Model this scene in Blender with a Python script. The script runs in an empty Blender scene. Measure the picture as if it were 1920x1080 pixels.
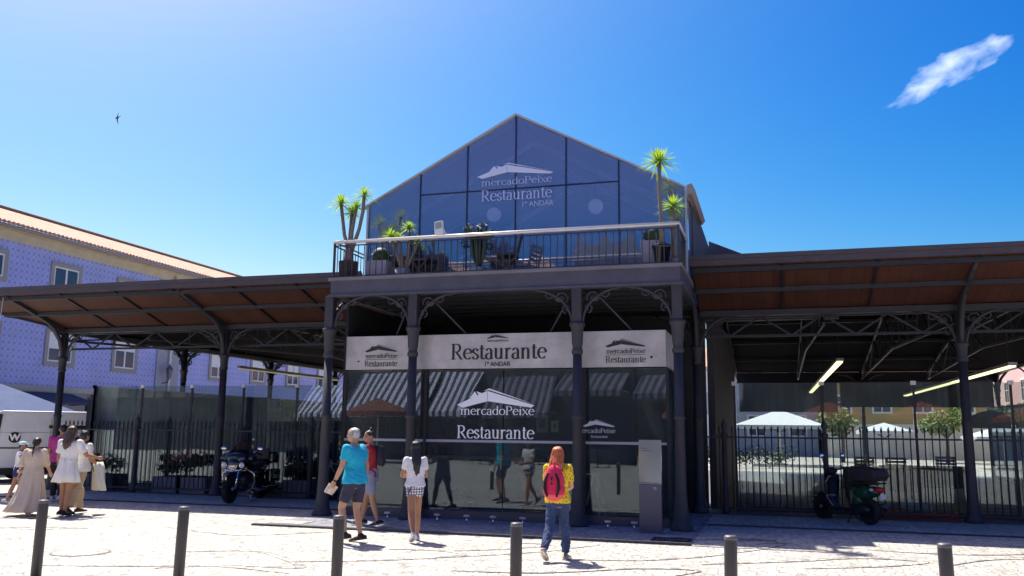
import bpy, bmesh, math, random
from mathutils import Vector, Matrix, noise
R_ = math.radians
random.seed(7)
SC = bpy.context.scene
COL = SC.collection
# ------------------------------------------------------------------ camera
cam_d = bpy.data.cameras.new('camera'); cam = bpy.data.objects.new('camera', cam_d); COL.objects.link(cam)
SC.camera = cam
cam_d.sensor_width = 36.0; cam_d.lens = 1630.0 / 1920.0 * 36.0; cam_d.clip_start = 0.1; cam_d.clip_end = 3000
PIT, ROL, YAW = .161487, .010474, .290108
_f = Vector((-math.sin(YAW)*math.cos(PIT), math.cos(YAW)*math.cos(PIT), math.sin(PIT)))
_r = Vector((math.cos(YAW), math.sin(YAW), 0)); _u = _r.cross(_f)
_r, _u = _r*math.cos(ROL)+_u*math.sin(ROL), -_r*math.sin(ROL)+_u*math.cos(ROL)
M = Matrix((( _r.x, _u.x, -_f.x, 0), (_r.y, _u.y, -_f.y, 0), (_r.z, _u.z, -_f.z, 1.6), (0, 0, 0, 1)))
cam.matrix_world = M
SC.view_settings.view_transform = 'Standard'; SC.view_settings.look = 'None'
SC.view_settings.exposure = 0.7; SC.view_settings.gamma = 1.0
# ------------------------------------------------------------------ world
SUN = Vector((-.43, .363, 1)).normalized()
el = math.asin(SUN.z); az = math.atan2(SUN.x, SUN.y)
W = bpy.data.worlds.new('World'); SC.world = W; W.use_nodes = True
nt = W.node_tree; nt.nodes.clear()
def N(t, ty, **k):
    n = t.nodes.new(ty)
    for a, v in k.items():
        if a.startswith('i_'):
            n.inputs[a[2:].replace('_', ' ')].default_value = v
        else: setattr(n, a, v)
    return n
def MA(t, op, a, b=None, clamp=False):
    n = t.nodes.new('ShaderNodeMath'); n.operation = op; n.use_clamp = clamp
    for i, v in enumerate((a, b)):
        if v is None: continue
        if isinstance(v, (int, float)): n.inputs[i].default_value = v
        else: t.links.new(v, n.inputs[i])
    return n.outputs[0]
def DOT(t, a, v):
    n = t.nodes.new('ShaderNodeVectorMath'); n.operation = 'DOT_PRODUCT'
    t.links.new(a, n.inputs[0]); n.inputs[1].default_value = v
    return n.outputs['Value']
sky = N(nt, 'ShaderNodeTexSky', sky_type='NISHITA', sun_disc=False, sun_elevation=el, sun_rotation=az,
        altitude=0, air_density=1.0, dust_density=2.2, ozone_density=4.0)
hs = N(nt, 'ShaderNodeHueSaturation'); hs.inputs['Saturation'].default_value = 1.5; hs.inputs['Value'].default_value = 1.0
nt.links.new(sky.outputs[0], hs.inputs['Color'])
# deepen the clear blue away from the sun, as the photograph's film response does
sp = N(nt, 'ShaderNodeSeparateColor'); nt.links.new(hs.outputs[0], sp.inputs[0]); cb = N(nt, 'ShaderNodeCombineColor')
for i, (g_, k_, mx_) in enumerate(((2.0, .478, 14), (1.6, .489, 14), (1.0, 1.0, 14))):
    nt.links.new(MA(nt, 'MINIMUM', MA(nt, 'MULTIPLY', MA(nt, 'POWER', sp.outputs[i], g_), k_), mx_), cb.inputs[i])
tc = N(nt, 'ShaderNodeTexCoord')
# small wisp of cirrus, a soft patch of the sky itself
def raydir(px, py): return ((px-960)*_r - (py-540)*_u + 1630*_f).normalized()
cd = raydir(1778, 132); c1 = (raydir(1868, 92)-raydir(1690, 182)).normalized(); c1 = (c1 - cd*c1.dot(cd)).normalized(); c2 = cd.cross(c1)
dv = tc.outputs['Generated']
u = MA(nt, 'DIVIDE', DOT(nt, dv, c1), 0.062); v = MA(nt, 'DIVIDE', DOT(nt, dv, c2), 0.018)
mp = N(nt, 'ShaderNodeCombineXYZ'); nt.links.new(MA(nt, 'MULTIPLY', u, 1.5), mp.inputs[0]); nt.links.new(MA(nt, 'MULTIPLY', v, .8), mp.inputs[1])
nz = N(nt, 'ShaderNodeTexNoise'); nz.inputs['Scale'].default_value = 1.25; nz.inputs['Detail'].default_value = 5; nz.inputs['Distortion'].default_value = .25
nt.links.new(mp.outputs[0], nz.inputs['Vector'])
rr = MA(nt, 'ADD', MA(nt, 'MULTIPLY', u, u), MA(nt, 'MULTIPLY', v, v))
mask = MA(nt, 'MULTIPLY', MA(nt, 'SUBTRACT', MA(nt, 'SUBTRACT', MA(nt, 'MULTIPLY', nz.outputs[0], 2.3), .62), MA(nt, 'MULTIPLY', rr, .62)), .8, True)
mask = MA(nt, 'MULTIPLY', mask, MA(nt, 'GREATER_THAN', DOT(nt, dv, cd), 0.5))
cm = N(nt, 'ShaderNodeMix', data_type='RGBA'); nt.links.new(mask, cm.inputs[0]); nt.links.new(cb.outputs[0], cm.inputs[6]); cm.inputs[7].default_value = (7.5, 8.4, 10.5, 1)
bg = N(nt, 'ShaderNodeBackground'); bg.inputs['Strength'].default_value = 0.1
nt.links.new(cm.outputs[2], bg.inputs['Color'])
wo = N(nt, 'ShaderNodeOutputWorld'); nt.links.new(bg.outputs[0], wo.inputs[0])
# ------------------------------------------------------------------ sun
sd = bpy.data.lights.new('sun', 'SUN'); sd.energy = 5.0; sd.angle = R_(.5); sd.color = (1, .95, .86)
so = bpy.data.objects.new('sun', sd); COL.objects.link(so); so.rotation_euler = SUN.to_track_quat('Z', 'Y').to_euler(); so.location = (0, 0, 30)
# ------------------------------------------------------------------ materials
MATS = {}
def mat(name, col, rough=.6, metal=0, var=0, vscale=3, col2=None, bump=0, bscale=20, spec=.5, emit=None, estr=0, coat=0, trans=0):
    if name in MATS: return MATS[name]
    m = bpy.data.materials.new(name); m.use_nodes = True; t = m.node_tree; b = t.nodes['Principled BSDF']
    b.inputs['Base Color'].default_value = (*col, 1); b.inputs['Roughness'].default_value = rough; b.inputs['Metallic'].default_value = metal
    b.inputs['Specular IOR Level'].default_value = spec; b.inputs['Coat Weight'].default_value = coat
    if emit: b.inputs['Emission Color'].default_value = (*emit, 1); b.inputs['Emission Strength'].default_value = estr
    if var or bump: cco = N(t, 'ShaderNodeTexCoord').outputs['Object']
    if var:
        n = N(t, 'ShaderNodeTexNoise'); n.inputs['Scale'].default_value = vscale; n.inputs['Detail'].default_value = 6; n.inputs['Roughness'].default_value = .65
        t.links.new(cco, n.inputs['Vector'])
        r = N(t, 'ShaderNodeValToRGB'); e = r.color_ramp.elements
        e[0].position = .3; e[1].position = .72
        c2 = col2 or tuple(c*(1-var) for c in col)
        e[0].color = (*c2, 1); e[1].color = (*col, 1)
        t.links.new(n.outputs[0], r.inputs[0]); t.links.new(r.outputs[0], b.inputs['Base Color'])
        rm = MA(t, 'ADD', MA(t, 'MULTIPLY', n.outputs[0], .25), rough-.12, True); t.links.new(rm, b.inputs['Roughness'])
    if bump:
        n = N(t, 'ShaderNodeTexNoise'); n.inputs['Scale'].default_value = bscale; n.inputs['Detail'].default_value = 4
        t.links.new(cco, n.inputs['Vector'])
        bp = N(t, 'ShaderNodeBump'); bp.inputs['Strength'].default_value = bump; bp.inputs['Distance'].default_value = .02
        t.links.new(n.outputs[0], bp.inputs['Height']); t.links.new(bp.outputs[0], b.inputs['Normal'])
    MATS[name] = m; return m
def glassm(name, tint, base, mul, gcol=(1, 1, 1), rough=0.0, film=0, fcol=(.5, .5, .7)):
    if name in MATS: return MATS[name]
    m = bpy.data.materials.new(name); m.use_nodes = True; t = m.node_tree; t.nodes.clear()
    o = N(t, 'ShaderNodeOutputMaterial'); tr = N(t, 'ShaderNodeBsdfTransparent'); tr.inputs[0].default_value = (*tint, 1)
    g = N(t, 'ShaderNodeBsdfGlossy'); g.inputs['Color'].default_value = (*gcol, 1); g.inputs['Roughness'].default_value = rough
    n = N(t, 'ShaderNodeTexNoise'); n.inputs['Scale'].default_value = .7; n.inputs['Detail'].default_value = 1
    t.links.new(N(t, 'ShaderNodeTexCoord').outputs['Object'], n.inputs['Vector'])
    bp = N(t, 'ShaderNodeBump'); bp.inputs['Strength'].default_value = .25; bp.inputs['Distance'].default_value = .012
    t.links.new(n.outputs[0], bp.inputs['Height']); t.links.new(bp.outputs[0], g.inputs['Normal'])
    f = N(t, 'ShaderNodeFresnel'); f.inputs[0].default_value = 1.5
    fac = MA(t, 'ADD', MA(t, 'MULTIPLY', f.outputs[0], mul), base, True)
    mx = N(t, 'ShaderNodeMixShader'); t.links.new(fac, mx.inputs[0]); t.links.new(tr.outputs[0], mx.inputs[1]); t.links.new(g.outputs[0], mx.inputs[2])
    out = mx.outputs[0]
    if film:
        df = N(t, 'ShaderNodeBsdfDiffuse'); df.inputs[0].default_value = (*fcol, 1); m2 = N(t, 'ShaderNodeMixShader'); m2.inputs[0].default_value = film  # dust film; its tint also paints a pale reflected haze on the glass
        t.links.new(out, m2.inputs[1]); t.links.new(df.outputs[0], m2.inputs[2]); out = m2.outputs[0]
    t.links.new(out, o.inputs[0]); MATS[name] = m; return m
IRON = mat('painted_iron', (.044, .047, .062), .6, var=.35, vscale=7, col2=(.028, .024, .026), bump=.15, bscale=40)
IRON2 = mat('painted_iron_dark', (.02, .021, .034), .5, var=.3, vscale=2)
BEAM = mat('painted_beam', (.085, .083, .118), .55, var=.35, vscale=3, bump=.1, bscale=25)
SOFF = mat('soffit_boards', (.095, .030, .016), .7, var=.35, vscale=2.5, bump=.2)
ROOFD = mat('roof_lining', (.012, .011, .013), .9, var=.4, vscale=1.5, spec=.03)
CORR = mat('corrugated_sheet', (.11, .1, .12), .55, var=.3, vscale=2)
STEEL = mat('brushed_sign_metal', (.60, .57, .545), .45, .3, var=.4, vscale=2.2, bump=.04, bscale=60)
WHITEP = mat('white_paint', (.8, .79, .77), .5, var=.08, vscale=4)
CHROME = mat('chrome', (.75, .76, .78), .12, 1)
BLACKP = mat('black_gloss_paint', (.008, .008, .012), .15, coat=.6)
BLACKM = mat('black_matt', (.012, .012, .014), .6)
RUBBER = mat('rubber', (.015, .015, .016), .8)
LETTER = mat('letter_black', (.015, .013, .014), .5)
VINYL = mat('white_vinyl', (.92, .93, .95), .6)
GL_UP = glassm('gable_glass', (.66, .70, .82), .18, .9, (.85, .88, 1.0), film=.22, fcol=(.46, .52, .72))
GL_LO = glassm('shop_glass', (.60, .68, .66), .03, 1.0, (.8, .9, 1.0), .0, film=.04, fcol=(.5, .55, .6))
GL_HALL = glassm('hall_glass', (.74, .80, .80), .015, 1.35, (.85, .95, 1), film=.03, fcol=(.5, .6, .6))
GL_WIN = glassm('window_glass', (.2, .24, .3), .25, 2.2)
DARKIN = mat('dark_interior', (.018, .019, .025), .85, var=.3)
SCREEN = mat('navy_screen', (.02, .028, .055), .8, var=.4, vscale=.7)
TERRA = mat('terracotta', (.45, .14, .07), .7, var=.3, vscale=5)
FOLI = mat('dark_foliage', (.03, .065, .025), .6, var=.5, vscale=8)
CONC = mat('grey_concrete', (.34, .34, .36), .8, var=.3, vscale=2)
def plank(m, ax=0, k=5.0):
    t = m.node_tree; b = t.nodes['Principled BSDF']; l = b.inputs['Base Color'].links[0].from_socket
    s = N(t, 'ShaderNodeSeparateXYZ'); t.links.new(N(t, 'ShaderNodeTexCoord').outputs['Object'], s.inputs[0])
    p = MA(t, 'MULTIPLY', s.outputs[ax], k); f = MA(t, 'FRACT', p); ln = MA(t, 'GREATER_THAN', f, .06)
    wn = N(t, 'ShaderNodeTexWhiteNoise', noise_dimensions='1D'); t.links.new(MA(t, 'FLOOR', p), wn.inputs['W'])
    q = MA(t, 'MULTIPLY', MA(t, 'ADD', MA(t, 'MULTIPLY', wn.outputs['Value'], .25), .85), MA(t, 'ADD', MA(t, 'MULTIPLY', ln, .6), .4))
    v = N(t, 'ShaderNodeVectorMath', operation='SCALE'); t.links.new(l, v.inputs[0]); t.links.new(q, v.inputs['Scale']); t.links.new(v.outputs[0], b.inputs['Base Color'])
plank(SOFF)
def yucca_mat():
    m = mat('yucca_leaf', (.24, .40, .035), .45, var=.5, vscale=6, col2=(.10, .24, .03)); t = m.node_tree
    b = t.nodes['Principled BSDF']; tr = N(t, 'ShaderNodeBsdfTranslucent'); tr.inputs[0].default_value = (.55, .75, .05, 1)
    mx = N(t, 'ShaderNodeMixShader'); mx.inputs[0].default_value = .35
    t.links.new(b.outputs[0], mx.inputs[1]); t.links.new(tr.outputs[0], mx.inputs[2]); t.links.new(mx.outputs[0], t.nodes['Material Output'].inputs[0]); return m
YUCCA = yucca_mat()
def stone_mat(name, dark_share, c_light, c_dark, scale=9, joint=.48):
    m = bpy.data.materials.new(name); m.use_nodes = True; t = m.node_tree; b = t.nodes['Principled BSDF']; b.inputs['Roughness'].default_value = .8
    co = N(t, 'ShaderNodeTexCoord').outputs['Object']
    v1 = N(t, 'ShaderNodeTexVoronoi', feature='F1'); v1.inputs['Scale'].default_value = scale; v1.inputs['Randomness'].default_value = .6
    v2 = N(t, 'ShaderNodeTexVoronoi', feature='DISTANCE_TO_EDGE'); v2.inputs['Scale'].default_value = scale; v2.inputs['Randomness'].default_value = .6
    for v_ in (v1, v2): t.links.new(co, v_.inputs['Vector'])
    sx = N(t, 'ShaderNodeSeparateColor'); t.links.new(v1.outputs['Color'], sx.inputs[0])
    r = N(t, 'ShaderNodeValToRGB'); r.color_ramp.interpolation = 'CONSTANT'; e = r.color_ramp.elements
    e[0].color = (*c_dark, 1); e[1].position = max(.001, dark_share); e[1].color = (*[c*.86 for c in c_light], 1)
    q = e.new(dark_share+(1-dark_share)*.35); q.color = (*c_light, 1); q = e.new(dark_share+(1-dark_share)*.75); q.color = (*[min(1, c*1.12) for c in c_light], 1)
    t.links.new(sx.outputs[0], r.inputs[0])
    n = N(t, 'ShaderNodeTexNoise'); n.inputs['Scale'].default_value = .55; n.inputs['Detail'].default_value = 7; n.inputs['Roughness'].default_value = .7; t.links.new(co, n.inputs['Vector'])
    st = N(t, 'ShaderNodeMapRange'); st.inputs[1].default_value = .3; st.inputs[2].default_value = .7; st.inputs[3].default_value = .8; st.inputs[4].default_value = 1.06; t.links.new(n.outputs[0], st.inputs[0])
    jm = N(t, 'ShaderNodeMapRange'); jm.inputs[1].default_value = .01; jm.inputs[2].default_value = .09; jm.inputs[3].default_value = joint; jm.inputs[4].default_value = 1; t.links.new(v2.outputs['Distance'], jm.inputs[0])
    f = MA(t, 'MULTIPLY', st.outputs[0], jm.outputs[0])
    mx = N(t, 'ShaderNodeVectorMath', operation='SCALE'); t.links.new(r.outputs[0], mx.inputs[0]); t.links.new(f, mx.inputs['Scale'])
    t.links.new(mx.outputs[0], b.inputs['Base Color'])
    bp = N(t, 'ShaderNodeBump'); bp.inputs['Strength'].default_value = .6; bp.inputs['Distance'].default_value = .012; t.links.new(jm.outputs[0], bp.inputs['Height']); t.links.new(bp.outputs[0], b.inputs['Normal'])
    MATS[name] = m; return m
CALC = stone_mat('white_cobbles', .006, (.56, .52, .46), (.33, .32, .3))
CALC2 = stone_mat('shaded_cobbles', .05, (.30, .30, .33), (.14, .14, .15))  # same stone as the white cobbles, with the pavilion shade put into its colour
BASALT = stone_mat('dark_cobbles', .38, (.52, .49, .43), (.28, .27, .255), 10)
# ------------------------------------------------------------------ mesh helpers
class MB:
    def __init__(s): s.b = bmesh.new(); s.m = 0
    def _f(s, vs):
        try:
            f = s.b.faces.new(vs); f.material_index = s.m; return f
        except ValueError: return None
    def box(s, x0, x1, y0, y1, z0, z1, T=None):
        p = [Vector((x, y, z)) for z in (z0, z1) for y in (y0, y1) for x in (x0, x1)]
        if T: p = [T @ q for q in p]
        v = [s.b.verts.new(q) for q in p]
        for a in ((0, 2, 3, 1), (4, 5, 7, 6), (0, 1, 5, 4), (2, 6, 7, 3), (0, 4, 6, 2), (1, 3, 7, 5)): s._f([v[i] for i in a])
        return s
    def frame(s, d, up=Vector((0, 0, 1))):
        d = d.normalized()
        if abs(d.dot(up)) > .98: up = Vector((0, 1, 0)) if abs(d.y) < .9 else Vector((1, 0, 0))
        a = d.cross(up).normalized(); return a, a.cross(d).normalized()
    def beam(s, p0, p1, w, h=None):
        p0 = Vector(p0); p1 = Vector(p1); h = h or w; a, c = s.frame(p1-p0)
        r = [[s.b.verts.new(p+a*(w/2)*i+c*(h/2)*j) for i, j in ((-1, -1), (1, -1), (1, 1), (-1, 1))] for p in (p0, p1)]
        for i in range(4): s._f([r[0][i], r[0][(i+1) % 4], r[1][(i+1) % 4], r[1][i]])
        s._f(r[0][::-1]); s._f(r[1]); return s
    def tube(s, pts, rad, seg=8, sm=True, closed=False):
        pts = [Vector(p) for p in pts]; n = len(pts)
        if not isinstance(rad, (list, tuple)): rad = [rad]*n
        rings = []; up = Vector((0, 0, 1)); pa = None
        for i, p in enumerate(pts):
            if closed: d = pts[(i+1) % n]-pts[i-1]
            else: d = pts[min(i+1, n-1)]-pts[max(i-1, 0)]
            if pa is None: a, c = s.frame(d)
            else:
                d.normalize(); a = (pa - d*pa.dot(d))
                if a.length < 1e-6: a, _ = s.frame(d)
                a.normalize(); c = a.cross(d).normalized()
            pa = a
            r = rad[i]; rx, ry = r if isinstance(r, (tuple, list)) else (r, r)
            rings.append([s.b.verts.new(p+a*rx*math.cos(2*math.pi*k/seg)+c*ry*math.sin(2*math.pi*k/seg)) for k in range(seg)])
        for i in range(n if closed else n-1):
            A, B = rings[i], rings[(i+1) % n]
            for k in range(seg):
                f = s._f([A[k], A[(k+1) % seg], B[(k+1) % seg], B[k]])
                if f and sm: f.smooth = True
        if not closed: s._f(rings[0][::-1]); s._f(rings[-1])
        return s
    def lathe(s, prof, c=(0, 0, 0), seg=16, sm=True, T=None, sx=1, sy=1, a0=0, a1=360):
        c = Vector(c); rings = []; full = (a1-a0) >= 360
        for r, z in prof:
            row = []
            for k in range(seg if full else seg+1):
                a = R_(a0+(a1-a0)*k/seg); q = Vector((r*math.cos(a)*sx, r*math.sin(a)*sy, z))
                if T: q = T @ q
                row.append(s.b.verts.new(c+q))
            rings.append(row)
        for i in range(len(rings)-1):
            n = len(rings[0])
            for k in range(n if full else n-1):
                f = s._f([rings[i][k], rings[i][(k+1) % n], rings[i+1][(k+1) % n], rings[i+1][k]])
                if f and sm: f.smooth = True
        if full:
            if prof[0][0] > 1e-4: s._f(rings[0][::-1])
            if prof[-1][0] > 1e-4: s._f(rings[-1])
        return s
    def ball(s, c, rx, ry=None, rz=None, seg=12, T=None):
        ry = ry or rx; rz = rz or rx; k = max(5, seg//2+1)
        pr = [(max(math.sin(math.pi*i/k), 1e-5), -math.cos(math.pi*i/k)) for i in range(k+1)]
        c = Vector(c); rings = []
        for r, z in pr:
            row = []
            for j in range(seg):
                a = 2*math.pi*j/seg; q = Vector((rx*r*math.cos(a), ry*r*math.sin(a), rz*z))
                if T: q = T @ q
                row.append(s.b.verts.new(c+q))
            rings.append(row)
        for i in range(k):
            for j in range(seg):
                f = s._f([rings[i][j], rings[i][(j+1) % seg], rings[i+1][(j+1) % seg], rings[i+1][j]])
                if f: f.smooth = True
        bmesh.ops.remove_doubles(s.b, verts=rings[0]+rings[-1], dist=1e-4)
        return s
    def prism(s, pts, axis, a, b):
        # pts 2-D; axis 'x': pts=(y,z) extruded x a..b; 'y': (x,z); 'z': (x,y)
        def P(q, t): return {'x': (t, q[0], q[1]), 'y': (q[0], t, q[1]), 'z': (q[0], q[1], t)}[axis]
        A = [s.b.verts.new(P(q, a)) for q in pts]; B = [s.b.verts.new(P(q, b)) for q in pts]; n = len(pts)
        for i in range(n): s._f([A[i], A[(i+1) % n], B[(i+1) % n], B[i]])
        s._f(A[::-1]); s._f(B); return s
    def quad(s, *p):
        return s._f([s.b.verts.new(Vector(q)) for q in p])
    def build(s, name, mats, parent=None, world=True, bevel=0, recalc=True, T=None):
        if recalc: bmesh.ops.recalc_face_normals(s.b, faces=s.b.faces)
        if T: bmesh.ops.transform(s.b, matrix=T, verts=s.b.verts)
        if parent is not None and world:
            inv = Vector((0, 0, 0)); q = parent
            while q: inv += q.location; q = q.parent
            bmesh.ops.translate(s.b, vec=-inv, verts=s.b.verts)
        me = bpy.data.meshes.new(name); s.b.to_mesh(me); s.b.free()
        for m in (mats if isinstance(mats, (list, tuple)) else [mats]): me.materials.append(m)
        o = bpy.data.objects.new(name, me); COL.objects.link(o)
        if parent is not None: o.parent = parent
        if bevel:
            md = o.modifiers.new('bevel', 'BEVEL'); md.width = bevel; md.segments = 2; md.limit_method = 'ANGLE'
        return o
def tag(o, label, cat, group=None):
    o['label'] = label; o['category'] = cat
    if group: o['group'] = group
    return o
def empty(name, loc, label, cat, group=None, rz=0):
    o = bpy.data.objects.new(name, None); COL.objects.link(o); o.location = loc; o.rotation_euler = (0, 0, rz); o.empty_display_size = .2
    return tag(o, label, cat, group)
def struct(o): o['kind'] = 'structure'; return o
def dup(root, loc, label, rz=None, group=None):
    r = root.copy(); COL.objects.link(r); r.location = loc; r['label'] = label
    if rz is not None: r.rotation_euler = (0, 0, rz)
    if group: r['group'] = group
    for ch in list(root.children):
        c = ch.copy(); COL.objects.link(c); c.parent = r
        for g in list(ch.children):
            d = g.copy(); COL.objects.link(d); d.parent = c
    return r
# ------------------------------------------------------------------ lettering (serif strokes drawn with a broad nib)
def arc(cx, cy, rx, ry, a0, a1, n=14):
    return [(cx+rx*math.cos(R_(a0+(a1-a0)*i/n)), cy+ry*math.sin(R_(a0+(a1-a0)*i/n))) for i in range(n+1)]
def srf(x, y, w=.17): return ('h', [(x-w, y), (x+w, y)])
GL = {
 'o': (.98, [arc(.49, .5, .4, .49, 0, 360, 24)]),
 'c': (.86, [arc(.48, .5, .38, .49, 48, 318, 18)]),
 'e': (.88, [arc(.47, .5, .38, .49, 8, 318, 18), ('h', [(.12, .57), (.84, .57)])]),
 'a': (.86, [[(.66, 0), (.64, .1), (.63, .3), (.63, .7)]+arc(.38, .7, .25, .28, 10, 165, 8), arc(.37, .26, .27, .27, 70, 330, 12), ('h', [(.62, .02), (.84, .05)])]),
 'd': (1.0, [arc(.46, .49, .36, .48, 40, 320, 16), [(.78, 0), (.78, 1.5)], ('h', [(.62, 1.47), (.8, 1.5)]), ('h', [(.76, .02), (.96, .04)])]),
 'm': (1.6, [[(.24, 0), (.24, 1)], [(.24, .72), (.4, .93), (.58, .98), (.72, .9), (.78, .7), (.78, 0)], [(.78, .72), (.94, .93), (1.12, .98), (1.26, .9), (1.32, .7), (1.32, 0)], srf(.24, .02), srf(.78, .02), srf(1.32, .02), ('h', [(.06, .95), (.26, 1)])]),
 'n': (1.06, [[(.24, 0), (.24, 1)], [(.24, .72), (.4, .93), (.58, .98), (.72, .9), (.78, .7), (.78, 0)], srf(.24, .02), srf(.78, .02), ('h', [(.06, .95), (.26, 1)])]),
 'r': (.74, [[(.24, 0), (.24, 1)], [(.24, .7), (.38, .9), (.52, .98), (.66, .9)], srf(.24, .02), ('h', [(.06, .95), (.26, 1)])]),
 'u': (1.06, [[(.24, 1), (.24, .3), (.3, .1), (.46, .02), (.62, .07), (.78, .25)], [(.78, 0), (.78, 1)], ('h', [(.06, .98), (.26, .98)]), ('h', [(.6, .98), (.8, .98)]), ('h', [(.76, .02), (.96, .04)])]),
 'i': (.52, [[(.26, 0), (.26, 1)], srf(.26, .02), ('h', [(.08, .95), (.28, 1)]), [(.26, 1.25), (.26, 1.42)]]),
 'x': (.94, [[(.12, .98), (.82, .02)], ('h', [(.8, .98), (.14, .02)]), srf(.14, .02, .13), srf(.8, .02, .13), srf(.16, .98, .13), srf(.78, .98, .13)]),
 's': (.72, [[(.6, .76), (.5, .93), (.34, .98), (.17, .88), (.14, .72), (.26, .58), (.48, .44), (.62, .3), (.58, .12), (.4, .01), (.2, .05), (.1, .24)]]),
 't': (.62, [[(.28, 1.3), (.28, .2), (.36, .04), (.48, .02), (.58, .1)], ('h', [(.06, .98), (.56, .98)])]),
 'P': (1.1, [[(.26, 0), (.26, 1.45)], [(.26, 1.43), (.6, 1.43)]+arc(.6, 1.06, .34, .37, 90, -90, 12)+[(.26, .69)], srf(.26, .02, .22), ('h', [(.06, 1.44), (.28, 1.44)])]),
 'R': (1.28, [[(.26, 0), (.26, 1.45)], [(.26, 1.43), (.6, 1.43)]+arc(.6, 1.07, .34, .36, 90, -90, 12)+[(.26, .71)], [(.56, .71), (1.08, .02)], srf(.26, .02, .22), ('h', [(.06, 1.44), (.28, 1.44)]), ('h', [(1.0, .02), (1.26, .02)])]),
}
def text_w(s): return sum(GL[c][0] for c in s)
def serif(mb, s, x0, x1, z0, xh, y, thick=.2, thin=.07):
    """word s on the plane Y=y facing -Y, from x0 to x1, baseline z0, x-height xh"""
    k = (x1-x0)/text_w(s); x = x0; lay = 0
    for c in s:
        adv, st = GL[c]
        for q in st:
            h = isinstance(q, tuple); pts = q[1] if h else q
            if not h and len(pts) > 2 and len(pts) < 13:   # smooth
                nn = []
                for i in range(len(pts)-1):
                    p0 = pts[max(i-1, 0)]; p1 = pts[i]; p2 = pts[i+1]; p3 = pts[min(i+2, len(pts)-1)]
                    for j in range(4):
                        t = j/4; nn.append(tuple(.5*((2*p1[a])+(-p0[a]+p2[a])*t+(2*p0[a]-5*p1[a]+4*p2[a]-p3[a])*t*t+(-p0[a]+3*p1[a]-3*p2[a]+p3[a])*t**3) for a in (0, 1)))
                pts = nn+[pts[-1]]
            lay += 1; yy = y-.0004*(lay % 9)
            L = []; Rr = []
            for i, p in enumerate(pts):
                a = pts[max(i-1, 0)]; b = pts[min(i+1, len(pts)-1)]
                dx, dy = b[0]-a[0], b[1]-a[1]; l = math.hypot(dx, dy) or 1; dx /= l; dy /= l
                w = (thin if h else thin+(thick-thin)*abs(dy)**1.4)/2
                L.append(mb.b.verts.new((x+(p[0]-dy*w)*k, yy, z0+(p[1]+dx*w)*xh))); Rr.append(mb.b.verts.new((x+(p[0]+dy*w)*k, yy, z0+(p[1]-dx*w)*xh)))
            for i in range(len(pts)-1): mb._f([L[i], Rr[i], Rr[i+1], L[i+1]])
        x += adv*k
def logo(mb, x0, x1, z0, h, y):
    P = lambda a, b, c=0: mb.b.verts.new((x0+(x1-x0)*a, y-c, z0+h*b))
    mb._f([P(0, .17), P(.07, 0), P(.40, .36), P(.39, .92)]); mb._f([P(.395, .92), P(.405, .36), P(.96, .02), P(1, .14)])
    mb._f([P(.16, .5, .0006), P(.23, .9, .0006), P(.27, .63, .0006)]); mb._f([P(.25, .9, .0006), P(.36, .74, .0006), P(.29, .66, .0006)])
    mb._f([P(.35, .93, .001), P(.42, 1.06, .001), P(.98, .22, .001), P(.42, .97, .001)])
def sans(txt, size, loc, m, parent, name='lettering', bold=0, wx=1.0, rz=0):
    c = bpy.data.curves.new(name, 'FONT'); c.body = txt; c.size = size; c.align_x = 'CENTER'; c.offset = bold
    o = bpy.data.objects.new('tmp', c); COL.objects.link(o)
    dg = bpy.context.evaluated_depsgraph_get(); me = bpy.data.meshes.new_from_object(o.evaluated_get(dg)); bpy.data.objects.remove(o)
    me.name = name; me.materials.clear(); me.materials.append(m)
    T = Matrix.Translation(loc) @ Matrix.Rotation(rz, 4, 'Z') @ Matrix.Rotation(R_(90), 4, 'X') @ Matrix.Diagonal((wx, 1, 1, 1))
    if parent is not None:
        q = parent; inv = Vector((0, 0, 0))
        while q: inv += q.location; q = q.parent
        T = Matrix.Translation(-inv) @ T
    me.transform(T)
    o = bpy.data.objects.new(name, me); COL.objects.link(o); o.parent = parent; return o
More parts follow.
